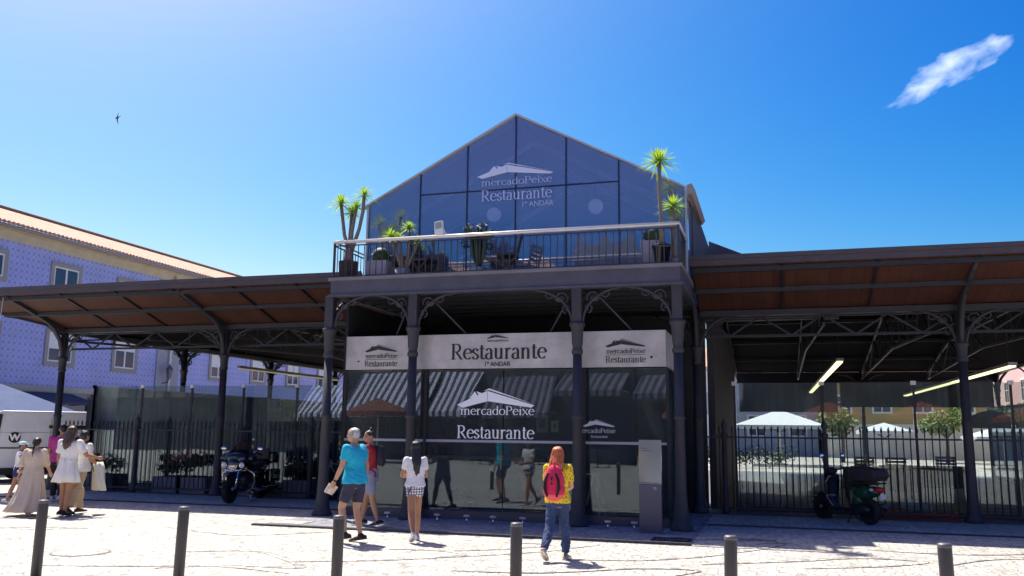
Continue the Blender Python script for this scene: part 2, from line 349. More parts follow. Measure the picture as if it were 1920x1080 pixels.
# ================================================================== SETTING: ground
g = MB(); g.quad((-400, -250, 0), (400, -250, 0), (400, 600, 0), (-400, 600, 0)); struct(g.build('ground', CALC))
g = MB(); g.quad((-17.6, 18.0, .006), (8.6, 18.0, .006), (8.6, 38, .006), (-17.6, 38, .006)); struct(g.build('market_floor', mat('market_floor', (.15, .15, .16), .6, var=.3, vscale=1)))
g = MB()
g.box(-18.4, -8.25, 15.80, 15.90, -.05, .022); g.box(-1.15, 10.4, 15.80, 15.90, -.05, .022)
g.box(-8.3, -1.18, 12.93, 13.05, -.05, .03)
struct(g.build('kerb', mat('kerb_stone', (.07, .07, .08), .7, var=.4)))
g = MB(); g.quad((-8.25, 13.05, .005), (-1.18, 13.05, .005), (-1.18, 18, .005), (-8.25, 18, .005)); struct(g.build('pavement', CALC2))
def ribbon(mb, pts, w, z=.004):
    n = len(pts); pts = [Vector((*p, 0)) for p in pts]; sm = []
    for i in range(n-1):
        p0, p1, p2, p3 = pts[max(i-1, 0)], pts[i], pts[i+1], pts[min(i+2, n-1)]
        for j in range(8):
            t = j/8; sm.append(.5*((2*p1)+(-p0+p2)*t+(2*p0-5*p1+4*p2-p3)*t*t+(-p0+3*p1-3*p2+p3)*t**3))
    sm.append(pts[-1]); L = []
    for i, p in enumerate(sm):
        d = (sm[min(i+1, len(sm)-1)]-sm[max(i-1, 0)]).normalized(); q = Vector((-d.y, d.x, 0)); t = i/(len(sm)-1)
        ww = w*(.35+.65*math.sin(math.pi*t))/2; L.append((mb.b.verts.new(p+q*ww+Vector((0, 0, z))), mb.b.verts.new(p-q*ww+Vector((0, 0, z)))))
    for i in range(len(L)-1): mb._f([L[i][0], L[i][1], L[i+1][1], L[i+1][0]])
g = MB()
for k, (pts, w) in enumerate([
    ([(-12.2, 10.6), (-11.3, 11.4), (-10.4, 11.6), (-11.2, 11.1)], .12),
    ([(-9.4, 12.2), (-8.6, 11.9), (-7.7, 11.7), (-6.9, 12.3), (-6.6, 12.8)], .07),
    ([(-7.4, 9.9), (-6.6, 10.3), (-6.0, 10.0), (-5.3, 9.3), (-6.1, 9.2), (-6.8, 8.7)], .16),
    ([(-8.2, 8.4), (-7.2, 8.7), (-6.3, 9.05), (-5.2, 8.9)], .08),
    ([(-5.6, 9.7), (-4.6, 10.2), (-3.9, 10.9), (-4.3, 11.2), (-5.0, 11.1)], .15),
    ([(-4.6, 10.2), (-3.9, 10.75), (-3.0, 11.6), (-2.4, 12.6)], .07),
    ([(-4.2, 11.2), (-3.5, 11.7), (-3.1, 12.3), (-3.6, 12.35)], .13),
    ([(-2.6, 11.0), (-1.6, 11.3), (-.7, 12.2), (.1, 13.7), (-.6, 13.9), (-1.3, 13.6)], .12),
    ([(-.3, 13.5), (.1, 13.8), (-.1, 14.1), (-.8, 14.0)], .2),
    ([(-.9, 11.2), (.2, 11.9), (1.0, 12.5), (1.75, 12.45), (1.3, 11.9), (.3, 11.3)], .2),
    ([(1.2, 13.4), (2.1, 13.3), (3.0, 13.6), (3.9, 14.3), (3.2, 14.6)], .13),
    ([(1.9, 12.0), (2.6, 12.9), (3.3, 13.2), (4.4, 13.4)], .07),
    ([(-14.4, 12.6), (-13.2, 12.3), (-12.0, 12.6), (-11.0, 13.2)], .1),
    ([(-3.6, 9.7), (-2.6, 9.9), (-1.6, 10.6), (-.9, 10.7), (-1.2, 10.1)], .12)]):
    ribbon(g, pts, w*.8, .0045+.0004*k)
struct(g.build('paving_pattern', BASALT))
def disc(name, x, y, r, label, sq=False):
    e = empty(name, (x, y, 0), label, 'manhole cover'); m = MB()
    mm = mat('cast_iron_cover', (.2, .19, .18), .6, .3, var=.4, vscale=12)
    if sq:
        m.box(x-r, x+r, y-r*.8, y+r*.8, -.03, .006); m.build('frame', mm, e)
        m = MB(); m.box(x-r*.86, x+r*.86, y-r*.66, y+r*.66, -.02, .012); m.build('cover_plate', CALC, e)
    else:
        m.lathe([(r, -.03), (r, .006)], (x, y, 0), 40, False); m.build('frame', mm, e)
        m = MB(); m.lathe([(r-.04, -.02), (r-.04, .0078)], (x, y, 0), 40, False); m.build('cover_plate', CALC, e)
disc('manhole_cover', -8.5, 9.42, .36, 'round cobble-filled manhole cover in the sunlit paving between the first two bollards on the left')
disc('manhole_cover', -7.9, 13.55, .33, 'square access cover set in the cobbles at the foot of the leftmost pavilion column', True)
e = empty('drain_grate', (-1.5, 13.5, 0), 'dark rectangular drain grate in the pavement in front of the right pavilion column', 'drain grate')
m = MB()
for k in range(9): m.box(-1.76+.06*k, -1.73+.06*k, 13.33, 13.66, -.02, .016)
m.build('grate_bars', IRON2, e)
m = MB(); m.box(-1.79, -1.22, 13.30, 13.33, -.02, .018); m.box(-1.79, -1.22, 13.66, 13.69, -.02, .018); m.box(-1.79, -1.762, 13.33, 13.66, -.02, .018); m.box(-1.248, -1.22, 13.33, 13.66, -.02, .018); m.build('frame', IRON2, e)
# ================================================================== iron columns
def spiral(mb, c, r, a0, turns, sgn, rad, plane, n=22):
    pts = []
    for i in range(n+1):
        t = i/n; a = R_(a0)+sgn*turns*2*math.pi*t; q = r*(1-.78*t)
        pts.append(plane(c[0]+q*math.cos(a), c[1]+q*math.sin(a)))
    mb.tube(pts, [rad*(1-.3*i/n) for i in range(n+1)], 5)
def bracket(mb, plane, L, H, rad=.022, rich=True):
    """quarter-arch spandrel: plane(u,v) with u out from the post, v up; corner at (0,H)"""
    arcp = [(L*(1-math.cos(t)), H*math.sin(t)) for t in [math.pi/2*i/14 for i in range(15)]]
    mb.tube([plane(a*.98+.012, b) for a, b in arcp], rad, 6)
    mb.beam(plane(0, H-.005), plane(L*1.06, H-.005), .035, .03)
    if not rich: return
    s = min(L, H)
    spiral(mb, (.19*L/.75, H-.17*s/.6), .12*s/.6, 200, 1.25, -1, .019, plane)
    spiral(mb, (.40*L/.75, H-.10*s/.6), .085*s/.6, 160, 1.2, 1, .017, plane)
    spiral(mb, (.095*L/.75, H-.36*s/.6), .085*s/.6, 280, 1.2, 1, .017, plane)
    for a, l in ((95, .15), (120, .17), (145, .16), (60, .13)):
        c = (.24*L/.75, H-.24*s/.6)
        mb.tube([plane(c[0], c[1]), plane(c[0]+.55*l*math.cos(R_(a)), c[1]+.5*l*math.sin(R_(a))), plane(c[0]+l*math.cos(R_(a-14)), c[1]+l*math.sin(R_(a-14))*.8)], [.012, .022, .006], 5)
    mb.tube([plane(.02, H-.5*s/.6), plane(.06, H-.46*s/.6), plane(.04, H-.41*s/.6)], .011, 5)
    mb.tube([plane(.52*L/.75, H-.03), plane(.58*L/.75, H-.055), plane(.62*L/.75, H-.03)], .010, 5)
COLG = 'cast iron columns in front of the restaurant pavilion'
def col_a(x, label, left, right):
    e = empty('iron_column', (x, 14.8, 0), label, 'column', COLG)
    m = MB(); m.lathe([(.185, 0), (.185, .05), (.155, .1), (.13, .2), (.108, .42), (.095, .7), (.088, 1.2), (.083, 1.78), (.098, 1.79), (.098, 1.84), (.083, 1.86), (.078, 2.9)], (x, 14.8, 0), 16); m.build('shaft', IRON, e)
    m = MB(); m.lathe([(.082, 2.9), (.1, 2.92), (.1, 2.97), (.084, 3.0), (.084, 3.05), (.095, 3.09), (.104, 3.3), (.118, 3.38), (.138, 3.40), (.138, 3.455), (.105, 3.47)], (x, 14.8, 0), 16); m.build('capital', IRON, e)
    m = MB(); m.box(x-.085, x+.085, 14.72, 14.88, 3.47, 4.07); m.build('upper_post', IRON, e, bevel=.008)
    for sg, L in ((-1, left), (1, right)):
        if L:
            m = MB(); bracket(m, lambda u_, v_: Vector((x+sg*(.085+u_), 14.8, v_+3.47)), L, .6, .026); m.build('scroll_bracket', IRON, e)
    m = MB(); bracket(m, lambda u_, v_: Vector((x, 14.88+u_, v_+3.47)), .7, .6, rich=False); m.build('rear_bracket', IRON, e)
col_a(-8.03, 'leftmost iron pavilion column, sunlit at its flared foot, one scroll bracket', 0, .72)
col_a(-6.31, 'iron pavilion column just left of the dark haired girl, with brackets on both sides', .72, .82)
col_a(-3.22, 'iron pavilion column behind the red haired woman, with brackets on both sides', .8, .8)
col_a(-1.49, 'iron pavilion column right of the grey information pillar', .85, 0)
def arm(mb, x, y, dx, dy, z0=3.25, z1=4.55, reach=1.85):
    P = lambda a, z: Vector((x+dx*a, y+dy*a, z))
    mb.tube([P(.05, z0), P(.07, z0+.22), P(.16, z0+.5), P(.38, z0+.78), P(.75, z0+1.0), P(1.2, z1-.17), P(reach, z1+.03)], [.045, .05, .05, .05, .045, .045, .035], 6)
    mb.beam(P(0, 3.98), P(reach+.02, z1+.07), .07, .11)
    mb.tube([P(.12, 3.9), P(.25, 3.98)], .03, 5)
def col_b(x, y, label, dirs, group, rich=True):
    e = empty('iron_column', (x, y, 0), label, 'column', group)
    m = MB(); m.lathe([(.17, 0), (.17, .05), (.145, .1), (.12, .22), (.1, .45), (.092, .8), (.088, 1.78), (.1, 1.8), (.1, 1.84), (.086, 1.86), (.08, 2.95)], (x, y, 0), 14); m.build('shaft', IRON, e)
    m = MB(); m.lathe([(.082, 2.95), (.1, 2.97), (.1, 3.0), (.086, 3.05), (.1, 3.22), (.125, 3.27), (.125, 3.31), (.09, 3.33), (.09, 4.0)], (x, y, 0), 14); m.build('capital', IRON, e)
    for dx, dy, kind in dirs:
        m = MB()
        if kind: arm(m, x, y, dx, dy)
        else: bracket(m, lambda u_, v_: Vector((x+dx*(.08+u_), y+dy*(.08+u_), v_+3.3)), .75, .65, .028, rich)
        m.build('canopy_arm' if kind else 'arch_bracket', IRON, e)
XL = [-17.45, -12.65, -7.85]; XR = [-1.45, 3.47, 8.35]; YB = 18.15
gb = 'iron columns carrying the market roof'
nl = {XL[0]: 'corner iron column of the left market wing, nearest the white van', XL[1]: 'iron column standing directly behind the parked motorcycle', XL[2]: 'iron column behind the leftmost pavilion column where the left wing meets the pavilion'}
for x in XL: col_b(x, YB, nl[x], [(0, -1, 1), (1, 0, 0)] + ([(-1, 0, 1)] if x == XL[0] else [(-1, 0, 0)]), gb)
nr = {XR[0]: 'iron column just right of the pavilion at the start of the right wing', XR[1]: 'iron column of the right wing to the right of the parked scooter', XR[2]: 'iron column at the outer front corner of the right wing'}
for x in XR: col_b(x, YB, nr[x], [(0, -1, 1), (-1, 0, 0)] + ([(1, 0, 1)] if x == XR[2] else [(1, 0, 0)]), gb)
YS = [23.0, 27.9, 32.8, 37.7]; on_ = ['second', 'third', 'fourth', 'rearmost']
for i, y in enumerate(YS):
    col_b(XL[0], y, f'{on_[i]} iron column from the front in the left side row, before the blue tiled house', [(-1, 0, 1), (0, 1, 0), (0, -1, 0), (1, 0, 0)], 'side row iron columns', i < 2)
    if i > 1: col_b(XR[2], y, f'{on_[i]} iron column in the right side row, before the pink house', [(1, 0, 1), (0, 1, 0), (0, -1, 0), (-1, 0, 0)], 'side row iron columns', False)
for x, s in ((XL[1], 'left of centre'), (XR[1], 'right of centre')):
    col_b(x, 37.7, f'iron column in the back row of the market hall, {s}', [(0, 1, 1), (1, 0, 0), (-1, 0, 0)], 'back row iron columns', False)
# ================================================================== canopies and hall roofs
def canopy(x0, x1, side, label):
    """front canopy between x0 and x1; side=-1/+1 wraps the outer corner"""
    e = empty('market_canopy', ((x0+x1)/2, YB, 3.9), label, 'canopy')
    yo, zo, yi, zi = 16.2, 4.66, 18.15, 4.05; th = .05
    xc = x0 if side < 0 else x1; xo = xc+side*1.95
    def L(x, t): # t 0 inner .. 1 outer on front slope
        return Vector((x, yi+(yo-yi)*t, zi+(zo-zi)*t))
    def S(y, t): return Vector((xc+side*1.95*t, y, zi+(zo-zi)*t))
    m = MB()
    xa, xb = (xo, x1) if side < 0 else (x0, xo); ia, ib = (xc, x1) if side < 0 else (x0, xc)
    for dz, in ((0,), (th,)):
        z = Vector((0, 0, dz)); m.quad(L(ia, 0)+z, L(ib, 0)+z, L(xb, 1)+z, L(xa, 1)+z)
    m.build('front_boards', SOFF, e, recalc=False)
    m = MB()
    for dz in (0, th):
        z = Vector((0, 0, dz)); m.quad(S(yi, 0)+z, S(38, 0)+z, S(38, 1)+z, S(yo, 1)+z)
    m.build('side_boards', SOFF, e, recalc=False)
    m = MB(); m.box(xa-.03, xb+.03, yo-.04, yo+.0, zo-.03, zo+.13); m.box(xa-.03, xb+.03, yo-.075, yo-.04, zo+.08, zo+.16)
    m.box(min(xo, xo+side*.04), max(xo, xo+side*.04), yo+.0, 38, zo-.03, zo+.13); m.build('fascia', mat('fascia_brown', (.075, .06, .075), .6, var=.3), e)
    for t in (.5, .93):
        m = MB()
        p0 = L(ia+(xa-ia)*t if side < 0 else ia, t); p1 = L(ib if side < 0 else ib+(xb-ib)*t, t); o_ = Vector((0, 0, -.05)); m.beam(p0+o_, p1+o_, .07, .09)
        q0 = S(yi-1.95*t, t)+o_; q1 = S(38, t)+o_; m.build('purlin', IRON2, e); m = MB(); m.beam(q0, q1, .07, .09); m.build('purlin', IRON2, e)
    m = MB(); m.box(ia, ib, 18.06, 18.24, 3.93, 4.04); m.box(xc-.09, xc+.09, 18.24, 38, 3.93, 4.04); m.build('eaves_beam', IRON2, e)
    n = max(1, round((ib-ia)/1.63)); 
    for k in range(n*1+1):
        x = ia+(ib-ia)*k/n; o_ = Vector((0, 0, -.02)); m = MB(); m.beam(L(x, 0)+o_, L(x, 1)+o_, .04, .05); m.build('rib', IRON2, e)
    m = MB(); m.beam(L(xc, 0), Vector((xo, yo, zo-.02)), .07, .1); m.build('hip_rib', IRON2, e)
    for k in range(12):
        y = 18.15+k*1.63; m = MB(); m.beam(S(y, 0)+Vector((0, 0, -.02)), S(y, 1)+Vector((0, 0, -.02)), .04, .05); m.build('rib', IRON2, e)
    return e
canopy(-17.45, -8.12, -1, 'long canopy with rust brown underside along the left market wing')
canopy(-1.36, 8.35, 1, 'long canopy with rust brown underside along the right market wing, beside the scooter')
def hall(x0, x1, out, label):
    e = empty('market_hall', ((x0+x1)/2, 28, 0), label, 'market hall')
    ym, zr, ze = 28, 5.75, 4.06; hip = 5
    a = x0+hip if out < 0 else x0; b = x1 if out < 0 else x1-hip
    P = [(x0, 18.15, ze), (x1, 18.15, ze), (x1, 38, ze), (x0, 38, ze), (a, ym, zr), (b, ym, zr)]
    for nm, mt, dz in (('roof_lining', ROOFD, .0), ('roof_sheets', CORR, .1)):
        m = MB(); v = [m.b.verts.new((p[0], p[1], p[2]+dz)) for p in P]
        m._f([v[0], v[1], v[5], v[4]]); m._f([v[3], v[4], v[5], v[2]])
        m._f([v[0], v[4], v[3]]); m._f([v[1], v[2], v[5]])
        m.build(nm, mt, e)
    def zt(y): return ze+(zr-ze)*(1-abs(y-ym)/(ym-18.15))
    for k in range(int((x1-x0)/2.4)+1):
        x = x0+k*2.44
        if x > x1: break
        rise = min(1, (x-x0)/hip if out < 0 else 1, (x1-x)/hip if out > 0 else 1)
        zz = lambda y: min(zt(y), ze+(zr-ze)*rise)-.1
        m = MB(); ys = [18.3+i*(19.4/12) for i in range(13)]
        lo = lambda y: 3.75+.35*(1-abs(y-ym)/(ym-18.15))
        for i in range(12):
            m.beam((x, ys[i], zz(ys[i])), (x, ys[i+1], zz(ys[i+1])), .06, .09); m.beam((x, ys[i], lo(ys[i])), (x, ys[i+1], lo(ys[i+1])), .05, .06)
            m.beam((x, ys[i+1], lo(ys[i+1])), (x, ys[i+1], zz(ys[i+1])), .04)
            if i % 2: m.beam((x, ys[i], zz(ys[i])), (x, ys[i+1], lo(ys[i+1])), .04)
            else: m.beam((x, ys[i], lo(ys[i])), (x, ys[i+1], zz(ys[i+1])), .04)
        m.build('roof_truss', IRON2, e)
    for y in (20.6, 23, 25.5, 30.5, 33, 35.5):
        m = MB(); z = zt(y)-.06; s0 = (z+.06-ze)/(zr-ze)*hip; m.beam((x0+(s0 if out < 0 else 0), y, z), (x1-(s0 if out > 0 else 0), y, z), .07, .1); m.build('purlin', IRON2, e)
    m = MB(); m.box(x0, x1, 37.9, 37.98, 3.62, 4.05); m.build('rear_fascia', IRON2, e)
    m = MB() # lattice girder along the front
    n = int((x1-x0)/.6); xs = [x0+(x1-x0)*i/n for i in range(n+1)]
    m.beam((x0, 18.45, 3.95), (x1, 18.45, 3.95), .06, .06); m.beam((x0, 18.45, 3.55), (x1, 18.45, 3.55), .05, .05)
    for i in range(n): m.beam((xs[i], 18.45, 3.55 if i % 2 else 3.95), (xs[i+1], 18.45, 3.95 if i % 2 else 3.55), .03, .035)
    m.build('lattice_girder', IRON2, e)
    return e
HL = hall(-17.45, -7.95, -1, 'left wing of the old iron market hall behind the railings')
HR = hall(-1.4, 8.35, 1, 'right wing of the old iron market hall with suspended strip lights')
# glazing of the halls, one wall per side
def glazed(name, a, b, n, label, zt=2.6, z0=.12, stub=0):
    a = Vector(a); b = Vector(b); e = empty(name, ((a.x+b.x)/2, (a.y+b.y)/2, 0), label, 'glass wall')
    d = (b-a)/n; nn = Vector((-d.y, d.x, 0)).normalized()*.008
    for k in range(n):
        p = a+d*(k+.02); q = a+d*(k+.98); m = MB()
        m.prism([(0, 0), (1, 0), (1, 1), (0, 1)], 'z', 0, 1)
        T = Matrix(((q.x-p.x, 2*nn.x, 0, p.x-nn.x), (q.y-p.y, 2*nn.y, 0, p.y-nn.y), (0, 0, zt-z0, z0), (0, 0, 0, 1)))
        bmesh.ops.transform(m.b, matrix=T, verts=m.b.verts); m.build('pane', GL_HALL, e)
    for k in range(n+1):
        p = a+d*k; m = MB(); m.beam((p.x, p.y, 0), (p.x, p.y, zt+stub), .045, .045); m.build('post', IRON2, e)
    m = MB(); m.beam((a.x, a.y, z0-.05), (b.x, b.y, z0-.05), .06, .1); m.build('base_rail', IRON2, e)
    for k in range(n+1):
        p = a+d*k; m = MB(); m.box(p.x-.05, p.x+.05, p.y-.04, p.y+.0, zt-.05, zt+.03); m.build('glass_clamp', WHITEP, e)
glazed('glass_wall', (-16.9, 18.75, 0), (-8.0, 18.75, 0), 6, 'tall glass wall behind the left railings')
glazed('glass_wall', (-.75, 18.75, 0), (7.8, 18.75, 0), 5, 'tall glass wall behind the right railings and scooter, reflecting the square')
glazed('glass_wall', (-16.9, 18.75, 0), (-16.9, 37, 0), 8, 'glass wall along the left side of the market hall, facing the blue tiled house')
glazed('glass_wall', (7.8, 18.75, 0), (7.8, 37, 0), 8, 'glass wall along the right side of the market hall, facing the pink house')
# railings
def railing(x0, x1, y, label, posts, hgt=1.66):
    e = empty('iron_railing', ((x0+x1)/2, y, 0), label, 'railing', 'iron railings between the market columns')
    n = round((x1-x0)/.125); m = MB()
    for k in range(1, n):
        x = x0+(x1-x0)*k/n; m.tube([(x, y, .1), (x, y, hgt-.05)], .0115, 6); m.tube([(x, y, hgt-.05), (x, y, hgt), (x, y, hgt+.075)], [.014, .022, .002], 6)
    m.build('bars', IRON, e)
    m = MB(); m.box(x0, x1, y-.02, y+.02, .1, .135); m.box(x0, x1, y-.02, y+.02, 1.48, 1.515); m.build('rails', IRON, e)
    for x in posts:
        m = MB(); m.lathe([(.075, 0), (.075, .1), (.055, .14), (.05, 1.5), (.07, 1.52), (.07, 1.57), (.04, 1.6), (.03, 1.64), (.06, 1.70), (.065, 1.745), (.045, 1.79), (.015, 1.83), (.004, 1.9)], (x, y, 0), 12); m.build('post', IRON, e)
railing(-17.3, -12.78, YB, 'dark iron railing behind the group of walkers on the left', [-15.0])
railing(-12.52, -8.0, YB, 'dark iron railing between the motorcycle and the pavilion', [-10.2])
railing(-1.3, 3.36, YB, 'dark iron railing behind the parked scooter', [-.95, .95])
railing(3.58, 8.24, YB, 'dark iron railing at the far right, beyond the column beside the scooter', [5.9])
# ================================================================== restaurant pavilion
PV = empty('restaurant_pavilion', (-4.75, 16.5, 0), 'two-storey restaurant pavilion with balcony and glass gable between the market wings', 'pavilion')
m = MB(); m.box(-8.02, -1.42, 14.74, 14.86, 4.10, 4.37); m.box(-8.02, -7.90, 14.86, 18.0, 4.10, 4.37); m.box(-1.54, -1.42, 14.86, 18.0, 4.10, 4.37)
m.box(-8.06, -1.38, 14.70, 14.90, 4.06, 4.10); m.build('balcony_beam', BEAM, PV)
m = MB(); m.box(-8.06, -1.38, 14.70, 22, 4.37, 4.43); m.build('balcony_floor', mat('balcony_floor', (.2, .19, .22), .7, var=.25), PV)
m = MB(); m.box(-7.90, -1.54, 14.86, 22, 4.2, 4.3); m.build('ceiling', DARKIN, PV)
for k in range(6): m = MB(); m.box(-7.88, -1.56, 15.35+k*.55, 15.41+k*.55, 4.08, 4.2); m.build('ceiling_joist', IRON2, PV)
for x, dx in ((-5.98, .62), (-3.38, -.45), (-2.88, .6), (-6.45, -.4)):
    m = MB(); m.beam((x, 14.95, 3.95), (x+dx, 15.2, 3.3), .018, .03); m.build('diagonal_strut', IRON, PV)
# gable glazing (front plane Y=16.1)
GX = [-7.93, -6.79, -5.77, -4.75, -3.72, -2.68, -1.44]; YG = 16.1; ZE, ZP = 6.18, 7.88
def zg(x): return ZE+(ZP-ZE)*(1-abs(x+4.75)/3.25) if abs(x+4.75) < 3.25 else ZE
def pane(name, pts, y=YG):
    m = MB(); m.prism(pts, 'y', y-.006, y+.006); return m.build(name, GL_UP, PV)
for i in range(6):
    a, b = GX[i]+.012, GX[i+1]-.012
    if 0 < i < 5:
        pane('gable_pane', [(a, 4.46), (b, 4.46), (b, 6.325), (a, 6.325)]); pane('gable_pane', [(a, 6.355), (b, 6.355), (b, zg(b)-.03), (a, zg(a)-.03)])
    else: pane('gable_pane', [(a, 4.46), (b, 4.46), (b, zg(b)-.03), (a, zg(a)-.03)])
m = MB()
DK = mat('mullion_navy', (.012, .014, .05), .45)
for x in GX[1:6]: m = MB(); m.box(x-.014, x+.014, YG-.02, YG+.03, 4.43, zg(x)-.03); m.build('mullion', DK, PV)
m = MB(); m.box(GX[1]+.016, GX[5]-.016, YG-.018, YG+.028, 6.326, 6.354); m.build('transom', DK, PV)
GREYM = mat('roof_edge_metal', (.50, .49, .52), .45, .2, var=.2, vscale=2)
for sg in (-1, 1):
    m = MB(); x1 = -4.75+sg*3.3
    m.prism([(-4.75, ZP-.02), (x1, ZE-.045), (x1, ZE-.01), (-4.75, ZP+.02)], 'y', YG-.06, YG+.35); m.build('roof_verge', GREYM, PV)
    m = MB(); m.prism([(-4.75, ZP-.02), (x1, ZE-.045), (x1, ZE+.02), (-4.75, ZP+.045)], 'y', YG+.35, 21.8); m.build('roof_slope', mat('roof_sheet', (.30, .29, .31), .55, var=.2), PV)
m = MB(); m.box(-7.97, -7.93, YG-.05, YG+.0, 4.43, ZE-.03); m.box(-1.44, -1.40, YG-.05, YG+.0, 4.43, ZE-.03); m.build('corner_posts', mat('corner_frame', (.35, .37, .45), .4), PV)
for x in (-7.95, -1.42):
    m = MB(); m.box(x-.006, x+.006, YG+.02, 17.0, 4.46, ZE-.03); m.build('side_pane', GL_UP, PV)
m = MB(); m.prism([(-1.39, 6.17), (-1.39, 5.98), (-1.30, 5.98), (-1.24, 6.06), (-1.30, 6.19)], 'y', 16.05, 18.6); m.build('eaves_box', mat('eaves_box', (.30, .27, .26), .6, var=.2), PV)
for x in (-8.0, -1.5):
    m = MB(); m.box(x, x+.1, 17.0, 21.8, 4.43, ZE-.05)
    for k in range(24): m.box(x+(.1 if x > -4 else -.03), x+(.13 if x > -4 else 0), 17.05+k*.2, 17.13+k*.2, 4.43, ZE-.06)
    m.build('clad_wall', CORR, PV)
m = MB(); m.prism([(-7.9, 4.43), (-1.5, 4.43), (-1.5, 6.12), (-4.75, 7.8), (-7.9, 6.12)], 'y', 21.6, 21.7); m.build('rear_wall', mat('upper_rear_wall', (.7, .7, .75), .8), PV)
for y in (17.4, 19.2, 21):
    m = MB()
    for sg in (-1, 1): m.beam((-4.75, y, ZP-.16), (-4.75+sg*3.1, y, ZE-.1), .08, .1)
    m.build('rafters', mat('rafter_grey', (.85, .85, .9), .6), PV)
for x, z, y in ((-5.52, 6.1, 17.1), (-3.33, 6.14, 17.1)):
    l = empty('globe_lamp', (x, y, z), ('left' if x < -5 else 'right')+'-hand white globe lamp hanging inside the glass gable', 'lamp', 'globe lamps inside the gable')
    m = MB(); m.ball((x, y, z), .155, seg=18); m.build('globe', mat('opal_globe', (.85, .85, .9), .4, emit=(.9, .9, 1), estr=.16), l)  # globe is unlit; faint glow stands in for sky light on it
    m = MB(); m.tube([(x, y, z+.15), (x, y, zg(x)-.15)], .006, 5); m.build('cord', BLACKM, l)
# roof wedge to the right of the gable
m = MB(); m.prism([(-1.39, 4.3), (1.6, 4.3), (1.6, 4.95), (.35, 5.55), (-1.39, 6.33)], 'y', 21.9, 22.1); m.build('cross_gable', CORR, HR)
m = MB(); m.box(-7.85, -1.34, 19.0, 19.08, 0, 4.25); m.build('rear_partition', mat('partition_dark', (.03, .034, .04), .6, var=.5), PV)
# shopfront
SF = empty('glass_shopfront', (-4.75, 15.12, 0), 'ground floor glass front of the restaurant with white lettering, behind the pavilion columns', 'shopfront')
YF = 15.12
for a, b in ((-7.79, -6.19), (-6.13, -4.66), (-4.64, -3.2), (-3.14, -1.73)):
    for z0, z1 in ((.16, 1.375), (1.40, 2.68)):
        m = MB(); m.box(a, b, YF-.005, YF+.005, z0, z1); m.build('pane', GL_LO, SF)
m = MB(); m.box(-7.8, -1.72, YF-.03, YF+.03, .0, .155); m.build('plinth', mat('plinth_steel', (.1, .1, .12), .4, .5), SF)
m = MB(); m.box(-7.79, -1.73, YF-.018, YF-.006, 1.365, 1.41); m.build('transom', mat('transom_pale', (.34, .35, .4), .4), SF)
for x in (-6.16, -3.17): m = MB(); m.box(x-.03, x+.03, YF-.02, YF+.04, .16, 2.68); m.build('mullion', BLACKM, SF)
for x in (-7.81, -1.72): m = MB(); m.box(x-.02, x+.02, YF-.02, YF+.02, .16, 2.68); m.build('corner_post', BLACKM, SF)
m = MB(); m.box(-1.735, -1.725, YF+.03, 17.9, .16, 2.68); m.build('side_pane', GL_HALL, SF)
m = MB(); logo(m, -5.53, -4.07, 1.985, .33, YF-.021); serif(m, 'mercadoPeixe', -5.47, -4.07, 1.86, .105, YF-.022, .17, .06); m.build('logo_lettering', VINYL, SF)
m = MB(); serif(m, 'Restaurante', -5.53, -4.07, 1.44, .155, YF-.022, .2, .07); m.build('name_lettering', VINYL, SF)
m = MB(); logo(m, -3.19, -2.63, 1.66, .12, YF-.021); serif(m, 'mercadoPeixe', -3.3, -2.62, 1.56, .052, YF-.022, .17, .07); serif(m, 'Restaurante', -3.05, -2.75, 1.475, .03, YF-.022)
m.build('small_lettering', mat('vinyl_faint', (.55, .58, .62), .6), SF)
# interior
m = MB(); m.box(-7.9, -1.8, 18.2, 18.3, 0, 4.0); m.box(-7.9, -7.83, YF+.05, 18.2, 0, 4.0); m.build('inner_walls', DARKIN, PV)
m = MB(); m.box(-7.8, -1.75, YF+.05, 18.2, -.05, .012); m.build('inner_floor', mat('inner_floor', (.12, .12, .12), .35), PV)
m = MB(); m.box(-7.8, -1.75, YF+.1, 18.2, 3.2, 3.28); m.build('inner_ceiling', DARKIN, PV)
# sign box
SG = empty('fascia_sign', (-4.75, 15.06, 2.7), 'long brushed metal sign band lettered Restaurante above the shopfront', 'sign')
for a, b in ((-7.8, -6.345), (-6.335, -3.205), (-3.195, -1.72)):
    m = MB(); m.box(a, b, 15.06, 15.10, 2.695, 3.33); m.build('sign_panel', STEEL, SG, bevel=.004)
m = MB(); m.box(-7.8, -1.72, 15.10, 15.16, 2.70, 3.325); m.box(-1.76, -1.72, 15.16, 17.1, 2.70, 3.325); m.box(-7.8, -7.76, 15.16, 17.1, 2.70, 3.325); m.build('sign_return', STEEL, SG)
ys = 15.055
m = MB(); serif(m, 'Restaurante', -5.66, -3.84, 2.865, .195, ys, .25, .085); m.build('name_lettering', LETTER, SG)
sans('1º ANDAR', .115, (-4.76, ys-.004, 2.735), LETTER, SG, 'floor_lettering', .002, .95)
def small(a, b, zt, sc=1.0, under=True):
    m = MB(); w = b-a
    logo(m, a, b, zt, .14*sc, ys); serif(m, 'mercadoPeixe', a+.03*w, b, zt-.108*sc, .056*sc, ys, .24, .11)
    if under:
        m.box(a+.03*w, b, ys-.001, ys+.003, zt-.138, zt-.132); serif(m, 'Restaurante', a+.01*w, b, zt-.265, .074, ys, .24, .10)
    m.build('logo_lettering', LETTER, SG)
small(-7.41, -6.73, 3.02); small(-2.78, -2.07, 3.04); small(-4.97, -4.55, 3.235, .52, False)
m = MB(); m.ball((-7.53, 15.05, 2.85), .022, .01, .015); m.ball((-1.97, 15.05, 2.86), .022, .01, .022); m.build('fixing_bolts', BLACKM, SG)
